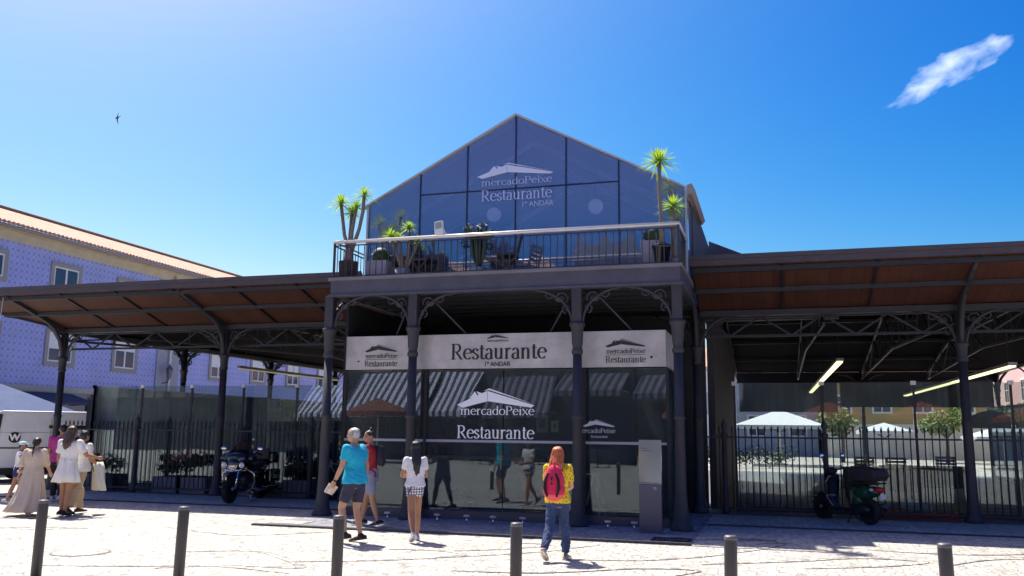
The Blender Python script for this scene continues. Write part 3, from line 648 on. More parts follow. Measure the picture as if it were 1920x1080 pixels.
# letters on the gable glass
m = MB(); logo(m, -5.56, -3.97, 6.585, .28, YG-.03); m.build('gable_logo', mat('vinyl_gable', (.62, .66, .86), .6), PV)
m = MB(); serif(m, 'mercadoPeixe', -5.47, -4.0, 6.43, .095, YG-.031, .15, .06); serif(m, 'Restaurante', -5.47, -4.0, 6.115, .155, YG-.031, .18, .06); m.build('gable_lettering', mat('vinyl_gable2', (.50, .56, .82), .6), PV)
sans('1º ANDAR', .15, (-4.3, YG-.031, 5.955), MATS['vinyl_gable2'], PV, 'gable_floor_lettering', 0, .95)
# balcony railing
BR = empty('balcony_railing', (-4.72, 14.8, 4.43), 'iron balcony railing with bright handrail around the first floor terrace', 'railing')
HRAIL = mat('handrail_white', (.72, .66, .62), .35, .3, var=.1)
m = MB(); m.tube([(-8.0, 16.05, 5.14), (-8.0, 14.82, 5.14), (-8.0, 14.8, 5.14)], .02, 8); m.tube([(-8.02, 14.8, 5.14), (-1.42, 14.8, 5.14)], .034, 8); m.tube([(-1.44, 14.8, 5.14), (-1.44, 16.05, 5.14)], .03, 8); m.build('handrail', HRAIL, BR)
m = MB()
for k in range(1, 52):
    x = -8.0+6.56*k/52; m.tube([(x, 14.8, 4.47), (x, 14.8, 5.06)], .0095, 6)
for k in range(1, 10):
    y = 14.8+1.25*k/10
    m.tube([(-8.0, y, 4.47), (-8.0, y, 5.06)], .0095, 6); m.tube([(-1.44, y, 4.47), (-1.44, y, 5.06)], .0095, 6)
m.build('balusters', IRON, BR)
m = MB(); m.box(-8.0, -1.44, 14.788, 14.812, 4.455, 4.475); m.box(-8.0, -1.44, 14.786, 14.814, 5.055, 5.075)
for x in (-8.0, -1.44): m.box(x-.012, x+.012, 14.83, 16.05, 4.455, 4.475); m.box(x-.012, x+.012, 14.83, 16.05, 5.055, 5.075)
m.build('rails', IRON, BR)
for x in (-8.0, -1.44):
    m = MB(); m.box(x-.018, x+.018, 14.78, 14.82, 4.43, 5.12); m.build('corner_post', IRON, BR)
# ================================================================== blue tiled building on the left
def azulejo():
    m = bpy.data.materials.new('blue_azulejo'); m.use_nodes = True; t = m.node_tree; b = t.nodes['Principled BSDF']; b.inputs['Roughness'].default_value = .3
    co = N(t, 'ShaderNodeTexCoord').outputs['Object']; s = N(t, 'ShaderNodeSeparateXYZ'); t.links.new(co, s.inputs[0])
    def tri(o, k): # 0..1 distance to tile centre
        return MA(t, 'ABSOLUTE', MA(t, 'SUBTRACT', MA(t, 'FRACT', MA(t, 'MULTIPLY', o, k)), .5))
    a = tri(s.outputs[1], 3.4); c = tri(s.outputs[2], 3.4)
    d = MA(t, 'ADD', a, c)
    r = N(t, 'ShaderNodeValToRGB'); e = r.color_ramp.elements
    e[0].position = .18; e[0].color = (.25, .28, .58, 1); e[1].position = .5; e[1].color = (.42, .45, .80, 1)
    q = e.new(.78); q.color = (.33, .36, .70, 1)
    t.links.new(d, r.inputs[0])
    n = N(t, 'ShaderNodeTexNoise'); n.inputs['Scale'].default_value = 1.2; n.inputs['Detail'].default_value = 6; t.links.new(co, n.inputs['Vector'])
    mr = N(t, 'ShaderNodeMapRange'); mr.inputs[3].default_value = .78; mr.inputs[4].default_value = 1.2; t.links.new(n.outputs[0], mr.inputs[0])
    v = N(t, 'ShaderNodeVectorMath', operation='SCALE'); t.links.new(r.outputs[0], v.inputs[0]); t.links.new(mr.outputs[0], v.inputs['Scale']); t.links.new(v.outputs[0], b.inputs['Base Color'])
    return m
AZ = azulejo()
def tilemat(name, c1, c2, axis=1, k=4.5, rows=2.8):
    m = bpy.data.materials.new(name); m.use_nodes = True; t = m.node_tree; b = t.nodes['Principled BSDF']; b.inputs['Roughness'].default_value = .85
    co = N(t, 'ShaderNodeTexCoord').outputs['Object']; s = N(t, 'ShaderNodeSeparateXYZ'); t.links.new(co, s.inputs[0])
    w = MA(t, 'ABSOLUTE', MA(t, 'SINE', MA(t, 'MULTIPLY', s.outputs[axis], k*math.pi)))
    row = MA(t, 'FRACT', MA(t, 'MULTIPLY', s.outputs[1-axis], rows))
    n = N(t, 'ShaderNodeTexNoise'); n.inputs['Scale'].default_value = 2.5; n.inputs['Detail'].default_value = 8; n.inputs['Roughness'].default_value = .8; t.links.new(co, n.inputs['Vector'])
    r = N(t, 'ShaderNodeValToRGB'); e = r.color_ramp.elements; e[0].position = .35; e[0].color = (*c2, 1); e[1].position = .65; e[1].color = (*c1, 1); t.links.new(n.outputs[0], r.inputs[0])
    t.links.new(r.outputs[0], b.inputs['Base Color'])
    bp = N(t, 'ShaderNodeBump'); bp.inputs['Strength'].default_value = 1; bp.inputs['Distance'].default_value = .08
    t.links.new(MA(t, 'ADD', w, MA(t, 'MULTIPLY', row, .6)), bp.inputs['Height']); t.links.new(bp.outputs[0], b.inputs['Normal'])
    MATS[name] = m; return m
CLAY = tilemat('clay_tiles', (.70, .46, .33), (.52, .30, .2))
BEIGE = mat('beige_stone', (.60, .54, .42), .8, var=.2, vscale=2, bump=.1)
BH = empty('tiled_house', (-34, 40, 0), 'long three-storey house clad in blue tiles with a clay roof, on the left', 'house')
m = MB(); m.box(-40, -32, 14, 72, 3.3, 9.75); m.build('wall', AZ, BH)
m = MB(); m.box(-40, -31.97, 14, 72, 0, 3.3); m.build('ground_floor', mat('ground_floor_wall', (.42, .40, .36), .8, var=.3, vscale=.8), BH)
m = MB(); m.box(-40, -31.9, 13.95, 72.05, 3.1, 3.36); m.box(-40, -31.92, 13.95, 72.05, 9.6, 10.0); m.box(-40, -31.8, 13.93, 72.07, 10.0, 10.14); m.build('cornice', BEIGE, BH)
m = MB(); m.prism([(-31.45, 10.2), (-36, 12.1), (-40.5, 10.2), (-40.5, 10.13), (-31.45, 10.13)], 'y', 13.8, 72.2)
m.build('roof', CLAY, BH)
m = MB()
for k in range(232): m.lathe([(.13, -.1), (.13, .1)], (-31.48, 13.95+k*.25, 10.2), 8, T=Matrix.Rotation(R_(90), 4, 'Y'))
m.build('eave_tiles', CLAY, BH)
m = MB(); m.tube([(-36, 13.8, 12.14), (-36, 72, 12.14)], .11, 6); m.build('ridge', mat('ridge_dark', (.22, .14, .1), .8), BH)
m = MB(); m.tube([(-31.38, 13.8, 10.1), (-31.38, 72, 10.1)], .09, 8); m.build('gutter', mat('gutter_zinc', (.3, .27, .25), .5, .5), BH)
for y0, y1 in ((39.75, 41.6),):
    m = MB(); m.box(-32.0, -31.93, y0, y1, 3.36, 9.6); m.build('pilaster', mat('grey_render', (.36, .37, .42), .8, var=.15), BH)
m = MB(); m.tube([(-31.82, 40.7, 3.4), (-31.82, 40.7, 9.9)], .06, 6); m.build('drainpipe', WHITEP, BH)
def bwin(x, y0, y1, z0, z1, blind):
    f = MB(); w = .2
    f.box(x, x+.06, y0-w, y1+w, z1, z1+w); f.box(x, x+.06, y0-w, y1+w, z0-w, z0); f.box(x, x+.06, y0-w, y0, z0, z1); f.box(x, x+.06, y1, y1+w, z0, z1)
    fo = f.build('window', mat('window_stone', (.33, .31, .29), .8), BH)
    g = MB(); g.box(x-.1, x+.012, y0, y1, z0, z1); g.build('pane', mat('pane_dark', (.05, .07, .12), .08), fo)
    g = MB(); mid = (y0+y1)/2
    for a, b_ in ((y0, y0+.07), (y1-.07, y1), (mid-.05, mid+.05)): g.box(x+.012, x+.04, a, b_, z0+.07, z1-.07)
    g.box(x+.012, x+.04, y0, y1, z0, z0+.07); g.box(x+.012, x+.04, y0, y1, z1-.07, z1); g.build('frame', WHITEP, fo)
    if blind: g = MB(); g.box(x+.015, x+.03, y0+.07, mid-.05, z1-blind*(z1-z0), z1-.07); g.box(x+.015, x+.03, mid+.05, y1-.07, z1-blind*(z1-z0), z1-.07); g.build('roller_blind', WHITEP, fo)
for k, yc in enumerate((20.1, 24.4, 28.7, 33.0, 37.3, 45.3, 49.6, 53.9, 58.2, 62.5)):
    bwin(-32, yc-.75, yc+.75, 7.95, 8.95, 0); bwin(-32, yc-.7, yc+.75, 4.5, 5.85, .55 if k % 2 else .35)
for yc in (18, 25, 31.5, 36.8, 44, 50, 56):
    m = MB(); m.box(-31.965, -31.93, yc-1.9, yc+1.9, .1, 2.7); m.build('shop_opening', DARKIN, BH)
for k, yc in enumerate((25, 31.5, 37.5)):
    a = empty('awning', (-31.9, yc, 2.7), ['dark folded awning on the blue tiled house, above the front of the white van', 'dark awning on the blue tiled house behind the corner column', 'dark awning on the blue tiled house hidden behind the left railings'][k], 'awning', 'awnings on the tiled house')
    m = MB(); m.prism([(-31.9, 3.05), (-30.4, 2.62), (-30.4, 2.50), (-30.44, 2.50), (-30.44, 2.58), (-31.9, 3.0)], 'y', yc-2.4, yc+2.4); m.build('fabric', mat('awning_navy', (.05, .055, .09), .8), a)
    m = MB(); m.beam((-31.9, yc-2.3, 2.5), (-30.5, yc-2.3, 2.58), .04); m.beam((-31.9, yc+2.3, 2.5), (-30.5, yc+2.3, 2.58), .04); m.build('arms', IRON2, a)
l = empty('wall_lantern', (-31.5, 40.3, 4.2), 'iron wall lantern on the grey pilaster of the blue tiled house', 'lantern')
m = MB(); m.tube([(-31.93, 40.3, 3.9), (-31.6, 40.3, 3.95), (-31.5, 40.3, 4.15)], .025, 6); m.build('bracket', IRON2, l)
m = MB(); m.lathe([(.1, 4.15), (.2, 4.65), (.22, 4.66), (.06, 4.85), (.01, 4.95)], (-31.5, 40.3, 0), 6, False); m.build('lamp_cage', mat('lantern_glass', (.12, .13, .14), .15), l)
# parasols and marquees
def parasol(name, x, y, h, r, hb, label, m_, grp='white square parasols beyond the market', seg=4, rot=45, val=.16):
    e = empty(name, (x, y, 0), label, 'parasol', grp)
    m = MB(); T = Matrix.Rotation(R_(rot), 4, 'Z'); q = r*math.sqrt(2) if seg == 4 else r
    m.lathe([(q, hb-val), (q, hb), (q*.5, hb+(h-hb)*.52), (.03, h)], (x, y, 0), seg, False, T=T); c = m.build('canopy', m_, e)
    m = MB(); m.lathe([(.05, 0), (.04, h-.05)], (x, y, 0), 8); m.build('pole', WHITEP, e)
    m = MB()
    for k in range(seg if seg > 4 else 4):
        a = R_(rot+k*360/seg); m.beam((x, y, hb-.35), (x+q*.6*math.cos(a), y+q*.6*math.sin(a), hb+(h-hb)*.38), .03)
    m.build('struts', IRON2, e)
    m = MB(); m.lathe([(.35, 0), (.35, .08), (.08, .1)], (x, y, 0), 12); m.build('foot', IRON2, e)
CANV = mat('white_canvas', (.82, .82, .80), .8, var=.05); CANVB = mat('blue_canvas', (.035, .07, .19), .8, var=.1)
BROWN = mat('brown_canvas', (.28, .10, .07), .8, var=.2)
parasol('parasol', 0.3, 46, 2.72, 2.1, 1.95, 'big bright white square parasol seen through the right hall, left of the scooter', CANV)
parasol('parasol', 5.2, 46.5, 2.12, 1.2, 1.72, 'small white parasol seen through the right hall above the scooter', CANV)
if 0: parasol('parasol', 7.6, 47, 2.18, 1.2, 1.72, 'white parasol seen through the right hall just left of the column beside the scooter', CANV)
parasol('parasol', 10.6, 46, 2.1, 1.8, 1.5, 'wide white parasol at the right edge, beyond the last railing', CANV)
parasol('marquee', -25.6, 23.0, 3.2, 2.3, 2.0, 'pale blue pointed canopy behind the white van', CANVB, None)
# ================================================================== beyond the market
PINK = mat('pink_render', (.78, .50, .52), .8, var=.12); CREAM = mat('cream_render', (.80, .76, .62), .8, var=.1); YEL = mat('yellow_render', (.45, .34, .12), .8, var=.15); GREYR = mat('grey_blue_render', (.42, .46, .52), .8, var=.15)
def house(name, x0, x1, y0, y1, h, mt, label, face, base=None, rows=2, n=4, roof=True, hb=3, wz=3.8, wh=1.3):
    e = empty(name, ((x0+x1)/2, (y0+y1)/2, 0), label, 'house'); m = MB(); m.box(x0, x1, y0, y1, hb if base else 0, h); m.build('wall', mt, e)
    if base: m = MB(); m.box(x0-.03, x1+.03, y0-.03, y1+.03, 0, hb); m.build('ground_floor', base, e)
    m = MB(); m.box(x0-.12, x1+.12, y0-.12, y1+.12, h, h+.2); m.build('cornice', BEIGE, e)
    if roof:
        m = MB()
        if face in '+-y' and face != 'x': m.prism([(y0-.3, h+.2), (y1+.3, h+.2), ((y0+y1)/2, h+1.9)], 'x', x0-.1, x1+.1)
        else: m.prism([(x0-.3, h+.2), (x1+.3, h+.2), ((x0+x1)/2, h+1.9)], 'y', y0-.1, y1+.1)
        m.build('roof', CLAY, e)
    L = (x1-x0) if 'y' in face else (y1-y0)
    for r in range(rows):
        for k in range(n):
            c = (k+.5)*L/n; z = wz+r*3.1; w = .5
            f = MB(); g = MB(); s_ = MB()
            if 'y' in face:
                yy = y1 if face == '+y' else y0; sg = 1 if face == '+y' else -1; X = x0+c
                def bx(q, a, b_, z0, z1, d0, d1): q.box(X+a, X+b_, min(yy+sg*d0, yy+sg*d1), max(yy+sg*d0, yy+sg*d1), z0, z1)
            else:
                xx = x0; Y = y0+c
                def bx(q, a, b_, z0, z1, d0, d1): q.box(xx-d1, xx-d0, Y+a, Y+b_, z0, z1)
            bx(f, -w-.12, -w, z-.12, z+wh+.12, 0, .06); bx(f, w, w+.12, z-.12, z+wh+.12, 0, .06); bx(f, -w, w, z-.12, z, 0, .08); bx(f, -w, w, z+wh, z+wh+.12, 0, .06)
            fo = f.build('window', mat('surround_white', (.75, .73, .68), .7), e)
            bx(g, -w, w, z, z+wh, .0, .01); g.build('pane', MATS['pane_dark'], fo)
            bx(s_, -.03, .03, z, z+wh, .012, .04); bx(s_, -w, w, z+wh*.6, z+wh*.6+.05, .012, .035); s_.build('glazing_bars', WHITEP, fo)
    return e
house('pink_house', 15.5, 24, 44, 82, 9, PINK, 'tall pink house with cream ground floor, seen at far right under the market roof', '-x', mat('cream_base', (.82, .80, .66), .8), 2, 9, hb=3.4)
house('yellow_house', 3.2, 13, 62, 70, 5.2, YEL, 'yellow house beyond the plaza, seen above the scooter', '-y', CREAM, 1, 4, hb=2.2, wz=3.0, wh=1.0)
house('grey_house', -8, 3, 64, 72, 6, GREYR, 'grey house beyond the plaza, behind the big white parasol', '-y', None, 2, 4, wz=1.4)
house('pale_house', -28, -9, 66, 76, 5.4, CREAM, 'pale house beyond the left market wing', '-y', None, 1, 7)
def leafblob(mb, c, r, n, s):
    for _ in range(n):
        d = Vector((random.gauss(0, 1), random.gauss(0, 1), random.gauss(0, 1))).normalized()*r*random.uniform(.55, 1)
        p = Vector(c)+Vector((d.x, d.y, d.z*.75)); a = Vector((random.gauss(0, 1), random.gauss(0, 1), random.gauss(0, 1))).normalized(); b_ = a.orthogonal().normalized()*s*random.uniform(.6, 1.3); a = a*s*random.uniform(.6, 1.3)
        mb._f([mb.b.verts.new(p-a*.5), mb.b.verts.new(p+b_*.35), mb.b.verts.new(p+a*.6), mb.b.verts.new(p-b_*.35)])
def tree(x, y, h, r, label, col):
    e = empty('tree', (x, y, 0), label, 'tree', 'small trees beyond the market')
    m = MB(); m.tube([(x, y, 0), (x+.05, y, h*.4), (x-.05, y, h*.62)], [.12, .09, .05], 8)
    for k in range(5): a = k*1.3; m.tube([(x, y, h*.42), (x+r*.5*math.cos(a), y+r*.5*math.sin(a), h*.7)], [.05, .02], 5)
    m.build('trunk', mat('bark', (.12, .09, .07), .9), e)
    m = MB()
    for k in range(9):
        a = random.uniform(0, 6.28); q = random.uniform(0, r*.65); leafblob(m, (x+q*math.cos(a), y+q*math.sin(a), h*random.uniform(.6, .9)), r*.45, 150, .22)
    m.build('crown', col, e)
LG = mat('light_leaf', (.22, .30, .04), .6, var=.4, vscale=4)
tree(3.7, 53, 2.9, 1.5, 'small yellow-green tree seen through the right hall, right of the big white parasol', LG)
tree(9.4, 55, 3.2, 1.6, 'small yellow-green tree seen through the right hall, just behind the tall column beside the scooter', LG)
tree(-5.2, 50, 3.4, 1.6, 'small dark green tree beyond the dark wall right of the pavilion', FOLI)
# dark screens in the halls
def screen(name, x0, x1, y, z0, z1, m_, label):
    e = empty(name, ((x0+x1)/2, y, z0), label, 'screen'); m = MB(); n = int((x1-x0)/.09)
    A = [(m.b.verts.new((x0+(x1-x0)*k/n, y+.018*math.sin(k*1.9)+.02*math.sin(k*.31), z0)), m.b.verts.new((x0+(x1-x0)*k/n, y+.018*math.sin(k*1.9+.4), z1))) for k in range(n+1)]
    for k in range(n): m._f([A[k][0], A[k+1][0], A[k+1][1], A[k][1]])
    m.build('fabric', m_, e, recalc=False); m = MB(); m.tube([(x0, y, z1+.02), (x1, y, z1+.02)], .025, 6); m.build('top_rail', IRON2, e)
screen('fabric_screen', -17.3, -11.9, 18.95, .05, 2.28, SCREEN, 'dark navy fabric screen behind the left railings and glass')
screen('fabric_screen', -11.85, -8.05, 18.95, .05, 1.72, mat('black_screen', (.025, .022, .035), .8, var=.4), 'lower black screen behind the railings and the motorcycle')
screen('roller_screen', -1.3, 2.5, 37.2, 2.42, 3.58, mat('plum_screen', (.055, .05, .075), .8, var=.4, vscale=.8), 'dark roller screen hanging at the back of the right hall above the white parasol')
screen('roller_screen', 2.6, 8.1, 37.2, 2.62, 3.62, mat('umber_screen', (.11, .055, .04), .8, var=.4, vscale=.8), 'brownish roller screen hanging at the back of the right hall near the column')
e = empty('dividing_wall', (-1.2, 22, 0), 'dark corrugated wall just right of the pavilion inside the hall', 'wall')
m = MB(); m.box(-1.32, -1.22, 19.2, 30.5, 0, 4.3)
for k in range(50): m.box(-1.22, -1.18, 19.25+k*.22, 19.35+k*.22, 0, 4.3)
m.build('sheets', mat('plum_sheet', (.045, .04, .06), .6, var=.4), e)
# strip lights
LIT = mat('fluorescent_tube', (.9, .85, .6), .5, emit=(1, .88, .45), estr=1.3)
for i, (x, y0, y1, z, lb) in enumerate(((1.5, 21, 38, 3.2, 'long yellowish strip light hanging in the right hall beside the pavilion'), (4.6, 19.4, 34.2, 2.95, 'long strip light at the far right, passing behind the right column'), (-14, 20.8, 26.5, 3.18, 'strip light hanging in the left hall above the glass wall'), (-11, 21.5, 24.3, 1.98, 'short tilted strip light low in the left hall near the leftmost pavilion column'))):
    e = empty('strip_light', (x, y0, z), lb, 'strip light', 'strip lights in the market halls'); w = .062 if i < 2 else .03
    m = MB(); m.box(x-w-.02, x+w+.02, y0-.03, y1+.03, z+.012, z+.075); m.build('housing', mat('housing_grey', (.35, .33, .32), .6), e)
    m = MB(); m.box(x-w, x+w, y0, y1, z-.02, z+.01); m.build('tube', LIT if i < 2 else mat('dim_tube', (.8, .78, .6), .5, emit=(1, .9, .5), estr=.12), e)
    m = MB()
    for y in (y0+.3, (y0+y1)/2, y1-.3): m.tube([(x, y, z+.07), (x, y, 4.2)], .006, 5)
    m.build('hanger', IRON2, e)
# planters and flowers behind the left railing
for k, (x, c) in enumerate(((-16.4, 0), (-14.2, 1), (-13.5, 1), (-12.1, 0), (-10.6, 2), (-9.3, 0))):
    e = empty('planter', (x, 18.45, 0), ['green leafy plant in a trough behind the left end of the railings', 'pink-red flowering plant in a trough behind the railings, left one of two', 'pink-red flowering plant in a trough behind the railings, right one of two', 'green leafy plant in a trough behind the column with the motorcycle', 'plant with pale flowers in a trough behind the motorcycle', 'green leafy plant in a trough near the pavilion'][k], 'planter', 'planters behind the railings')
    m = MB(); m.box(x-.4, x+.4, 18.33, 18.6, 0, .38); m.build('trough', mat('trough_grey', (.2, .2, .22), .8, var=.3), e)
    m = MB()
    for _ in range(4): leafblob(m, (x+random.uniform(-.25, .25), 18.47, .6+random.uniform(-.05, .25)), .2, 70, .09)
    m.build('foliage', FOLI, e)
    if c:
        m = MB()
        for _ in range(14): m.ball((x+random.uniform(-.35, .35), 18.36, random.uniform(.62, 1.02)), .022, seg=6)
        m.build('flowers', mat('flower_red' if c == 1 else 'flower_pale', (.8, .08, .2) if c == 1 else (.7, .65, .6), .5), e)
# ================================================================== houses behind the viewer, seen mirrored in the glass
def stripemat(nm='striped_canvas', lc=(.66, .63, .72), dc=(.07, .075, .17)):
    m = bpy.data.materials.new(nm); m.use_nodes = True; t = m.node_tree; b = t.nodes['Principled BSDF']; b.inputs['Roughness'].default_value = .9
    co = N(t, 'ShaderNodeTexCoord').outputs['Object']; s = N(t, 'ShaderNodeSeparateXYZ'); t.links.new(co, s.inputs[0])
    f = MA(t, 'GREATER_THAN', MA(t, 'FRACT', MA(t, 'MULTIPLY', s.outputs[0], 2.6)), .5)
    mx = N(t, 'ShaderNodeMix', data_type='RGBA'); mx.inputs[6].default_value = (*dc, 1); mx.inputs[7].default_value = (*lc, 1); t.links.new(f, mx.inputs[0]); t.links.new(mx.outputs[2], b.inputs['Base Color']); return m
STR = stripemat(); STR2 = stripemat('dim_striped_canvas', (.20, .19, .25), (.05, .055, .1))  # second stripe is a darker copy, painted dim for a fainter reflection
rowc = [(-44, -32, 8.2, CREAM, 'cream'), (-32, -22.5, 8.9, GREYR, 'grey-blue'), (-22.5, -14.2, 9.6, PINK, 'pink'), (-14.2, -10.2, 9.45, YEL, 'yellow'), (-6.6, 1.5, 7.4, GREYR, 'grey'), (1.5, 11, 7.8, PINK, 'rose'), (11, 24, 8.2, CREAM, 'pale cream')]
for x0, x1, h, mt, nm in rowc:
    house('town_house', x0+.02, x1-.02, -22, -13.6, h, mt, f'{nm} town house across the square, mirrored in the pavilion and market glass', '+y', mat('dark_shopfronts', (.12, .13, .14), .5, var=.8, vscale=.9), 2, max(2, int((x1-x0)/2.6)), hb=4.7, wz=5.2, wh=1.2)
e = empty('ornate_house', (-8.4, -17, 0), 'narrow grey house with ornate curved gable and finials, mirrored in the balcony glass', 'house')
m = MB(); m.box(-10.15, -6.65, -21, -13.4, 0, 10.9); m.build('wall', mat('ornate_stone', (.10, .115, .11), .7, var=.4, vscale=3), e)
m = MB(); m.prism([(-10.3, 10.9), (-6.5, 10.9), (-6.6, 11.2), (-6.95, 12.1), (-7.3, 11.7), (-8.0, 11.55), (-8.4, 12.2), (-8.8, 11.55), (-9.5, 11.7), (-9.85, 12.1), (-10.2, 11.2)], 'y', -13.75, -13.4); m.build('gable', MATS['ornate_stone'], e)
for x, z in ((-6.95, 12.1), (-8.4, 12.2), (-9.85, 12.1)): m = MB(); m.lathe([(.12, z), (.05, z+.12), (.14, z+.24), (.02, z+.4)], (x, -13.55, 0), 8); m.build('finial', MATS['ornate_stone'], e)
m = MB()
for k in range(4): m.box(-10.0+k*.95, -9.55+k*.95, -13.4, -13.34, 8.6, 10.2); m.box(-10.0+k*.95, -9.55+k*.95, -13.4, -13.34, 5, 7)
m.box(-10.0, -6.8, -13.4, -13.33, .1, 4.5); m.build('windows', MATS['pane_dark'], e)
m = MB(); m.box(-10.3, -6.5, -13.4, -13.1, 10.75, 10.9); m.box(-10.3, -6.5, -13.4, -13.1, 7.4, 7.55); m.build('string_courses', WHITEP, e)
def awning(x0, x1, y, zt, zb, out, label):
    e = empty('striped_awning', ((x0+x1)/2, y, zt), label, 'awning', 'striped awnings across the square'); m = MB()
    m.prism([(y, zt), (y+out, zb), (y+out, zb-.25), (y+out-.02, zb-.25), (y+out-.02, zb-.03), (y, zt-.03)], 'x', x0, x1); m.build('fabric', STR if x1 < -14 else STR2, e)
    m = MB()
    for x in (x0+.1, x1-.1): m.beam((x, y, zb), (x, y+out, zb), .04)
    m.build('arms', WHITEP, e)
awning(-21.6, -17.0, -13.55, 4.6, 2.45, 2.6, 'wide striped awning across the square, mirrored at the left of the shopfront')
awning(-16.7, -14.6, -13.55, 4.6, 2.45, 2.6, 'narrow striped awning mirrored behind the second pavilion column')
awning(-28.5, -23.0, -13.55, 4.4, 2.5, 2.6, 'striped awning mirrored at the far left edge of the shopfront')
awning(-13.9, -10.5, -13.55, 4.3, 2.5, 2.2, 'striped awning mirrored behind the white lettering')
awning(-6.2, -1.5, -13.3, 4.3, 3.3, 3.2, 'striped awning mirrored in the right shopfront pane')
awning(-10, -6.8, -13.3, 4.4, 3.5, 2.6, 'striped awning mirrored beside the column of the red haired woman')
for k, (x, y) in enumerate(((2.5, -5), (6.5, -5.5), (10.8, -5.2), (-18, -8), (-3, -8.5))):
    parasol('brown_parasol', x, y, 3.0, 1.7, 2.4, f'brown cafe parasol in the square, {["first","second","third","fourth","fifth"][k]} one, mirrored in the market glass', BROWN, 'cafe parasols mirrored in the glass', 8, 22, .2)
for k, (x, y) in enumerate(((-13, -8.6), (-10.4, -9.4), (-7.6, -8.8), (-4.6, -9.6), (-1.8, -9), (-15.8, -9.5))):
    t_ = empty('cafe_table', (x, y, 0), f'blue cafe table across the square, {["second","third","fourth","fifth","sixth","first"][k]} from the left, mirrored in the shopfront', 'table', 'cafe tables mirrored in the glass')
    BC_ = mat('cafe_blue', (.02, .08, .22), .5)
    m = MB(); m.lathe([(.4, .70), (.4, .73)], (x, y, 0), 20); m.build('table_top', BC_, t_); m = MB(); m.lathe([(.22, 0), (.03, .04), (.03, .7)], (x, y, 0), 10); m.build('pedestal', IRON2, t_)
    for s_, sx in enumerate((-.65, .65)):
        c_ = empty('cafe_chair', (x+sx, y, 0), f'blue cafe chair {"left" if s_ else "right"} of the {["second","third","fourth","fifth","sixth","first"][k]} mirrored cafe table', 'chair', 'cafe chairs mirrored in the glass')
        m = MB(); m.box(x+sx-.2, x+sx+.2, y-.2, y+.2, .43, .47); m.build('seat', BC_, c_)
        q_ = x+sx+(.19 if sx > 0 else -.19); m = MB(); m.box(q_-.015, q_+.015, y-.2, y+.2, .62, .88); m.build('backrest', BC_, c_)
        for ax, ay in ((-.18, -.18), (.18, -.18), (-.18, .18), (.18, .18)): m = MB(); m.beam((x+sx+ax, y+ay, 0), (x+sx+ax, y+ay, .43 if ax*sx < 0 else .88), .025); m.build('leg', IRON2, c_)
e = empty('cafe_counter', (-5.5, 17.4, 0), 'dark counter inside the restaurant behind the glass', 'counter')
m = MB(); m.box(-7.3, -4.4, 17.0, 17.6, 0, 1.0); m.build('base', mat('counter_blue', (.03, .06, .12), .4), e)
m = MB(); m.box(-7.35, -4.35, 16.95, 17.65, 1.0, 1.05); m.build('top', mat('counter_top', (.25, .25, .25), .3), e)
for x0, x1, z0, z1, c, lb in ((-4.40, -4.17, 1.55, 1.86, (.32, .34, .36), 'grey menu sheet fixed inside the glass, left of the framed one'), (-4.11, -3.96, 1.56, 1.78, (.62, .6, .5), 'small framed menu inside the glass above the red haired woman')):
    e = empty('menu_board', ((x0+x1)/2, 16.5, z0), lb, 'menu'); m = MB(); m.box(x0, x1, 16.49, 16.5, z0, z1); m.build('sheet', mat('sheet%d' % int(c[0]*100), c, .7, emit=None), e)
    m = MB(); m.box(x0+.05, x1-.05, 16.483, 16.488, z0+.08, z1-.06); m.build('print', mat('print_grey', (.16, .16, .17), .7), e)
# ================================================================== stock inside the right hall
e = empty('reflection_parasol', (5.0, 23.5, 0), 'dark parasol shape added for a reflection in the right hall glass, beside the tall column', 'parasol')  # dark shape added in place of something mirrored in the glass
m = MB(); m.lathe([(.62, 1.75), (.6, 1.86), (.45, 2.02), (.25, 2.12), (.03, 2.18)], (5.0, 23.5, 0), 9, False); m.build('canopy', mat('reflection_charcoal', (.02, .018, .025), .9), e)
m = MB(); m.tube([(5.0, 23.5, 0), (5.0, 23.5, 2.1)], .025, 8); m.build('pole', IRON2, e)
m = MB(); m.lathe([(.3, .0), (.3, .08), (.05, .1)], (5.0, 23.5, 0), 14); m.build('foot', IRON2, e)
PLUM = mat('plum_cloth', (.10, .04, .06), .9, var=.4)
for k, (x, y, w) in enumerate(((2.4, 23.2, .8), (4.0, 25.0, .8), (6.0, 21.2, .7), (7.1, 22.6, .7))):
    e = empty('market_table', (x, y, 0), ['cloth covered table inside the right hall behind the scooter', 'cloth covered table deeper inside the right hall, left of the column', 'dark covered table inside the hall right of the column, nearest the glass', 'dark covered table at the far right inside the hall'][k], 'table', 'covered tables in the right hall')
    m = MB(); m.prism([(x-w, .25), (x-w*.96, .78), (x+w*.96, .78), (x+w, .25)], 'y', y-.4, y+.4); m.build('cloth', PLUM if k > 1 else mat('ochre_cloth', (.2, .15, .07), .9, var=.4), e, bevel=.02)
    for sx in (-1, 1):
        for sy in (-1, 1): m = MB(); m.beam((x+sx*w*.9, y+sy*.34, 0), (x+sx*w*.9, y+sy*.34, .7), .04); m.build('leg', IRON2, e)
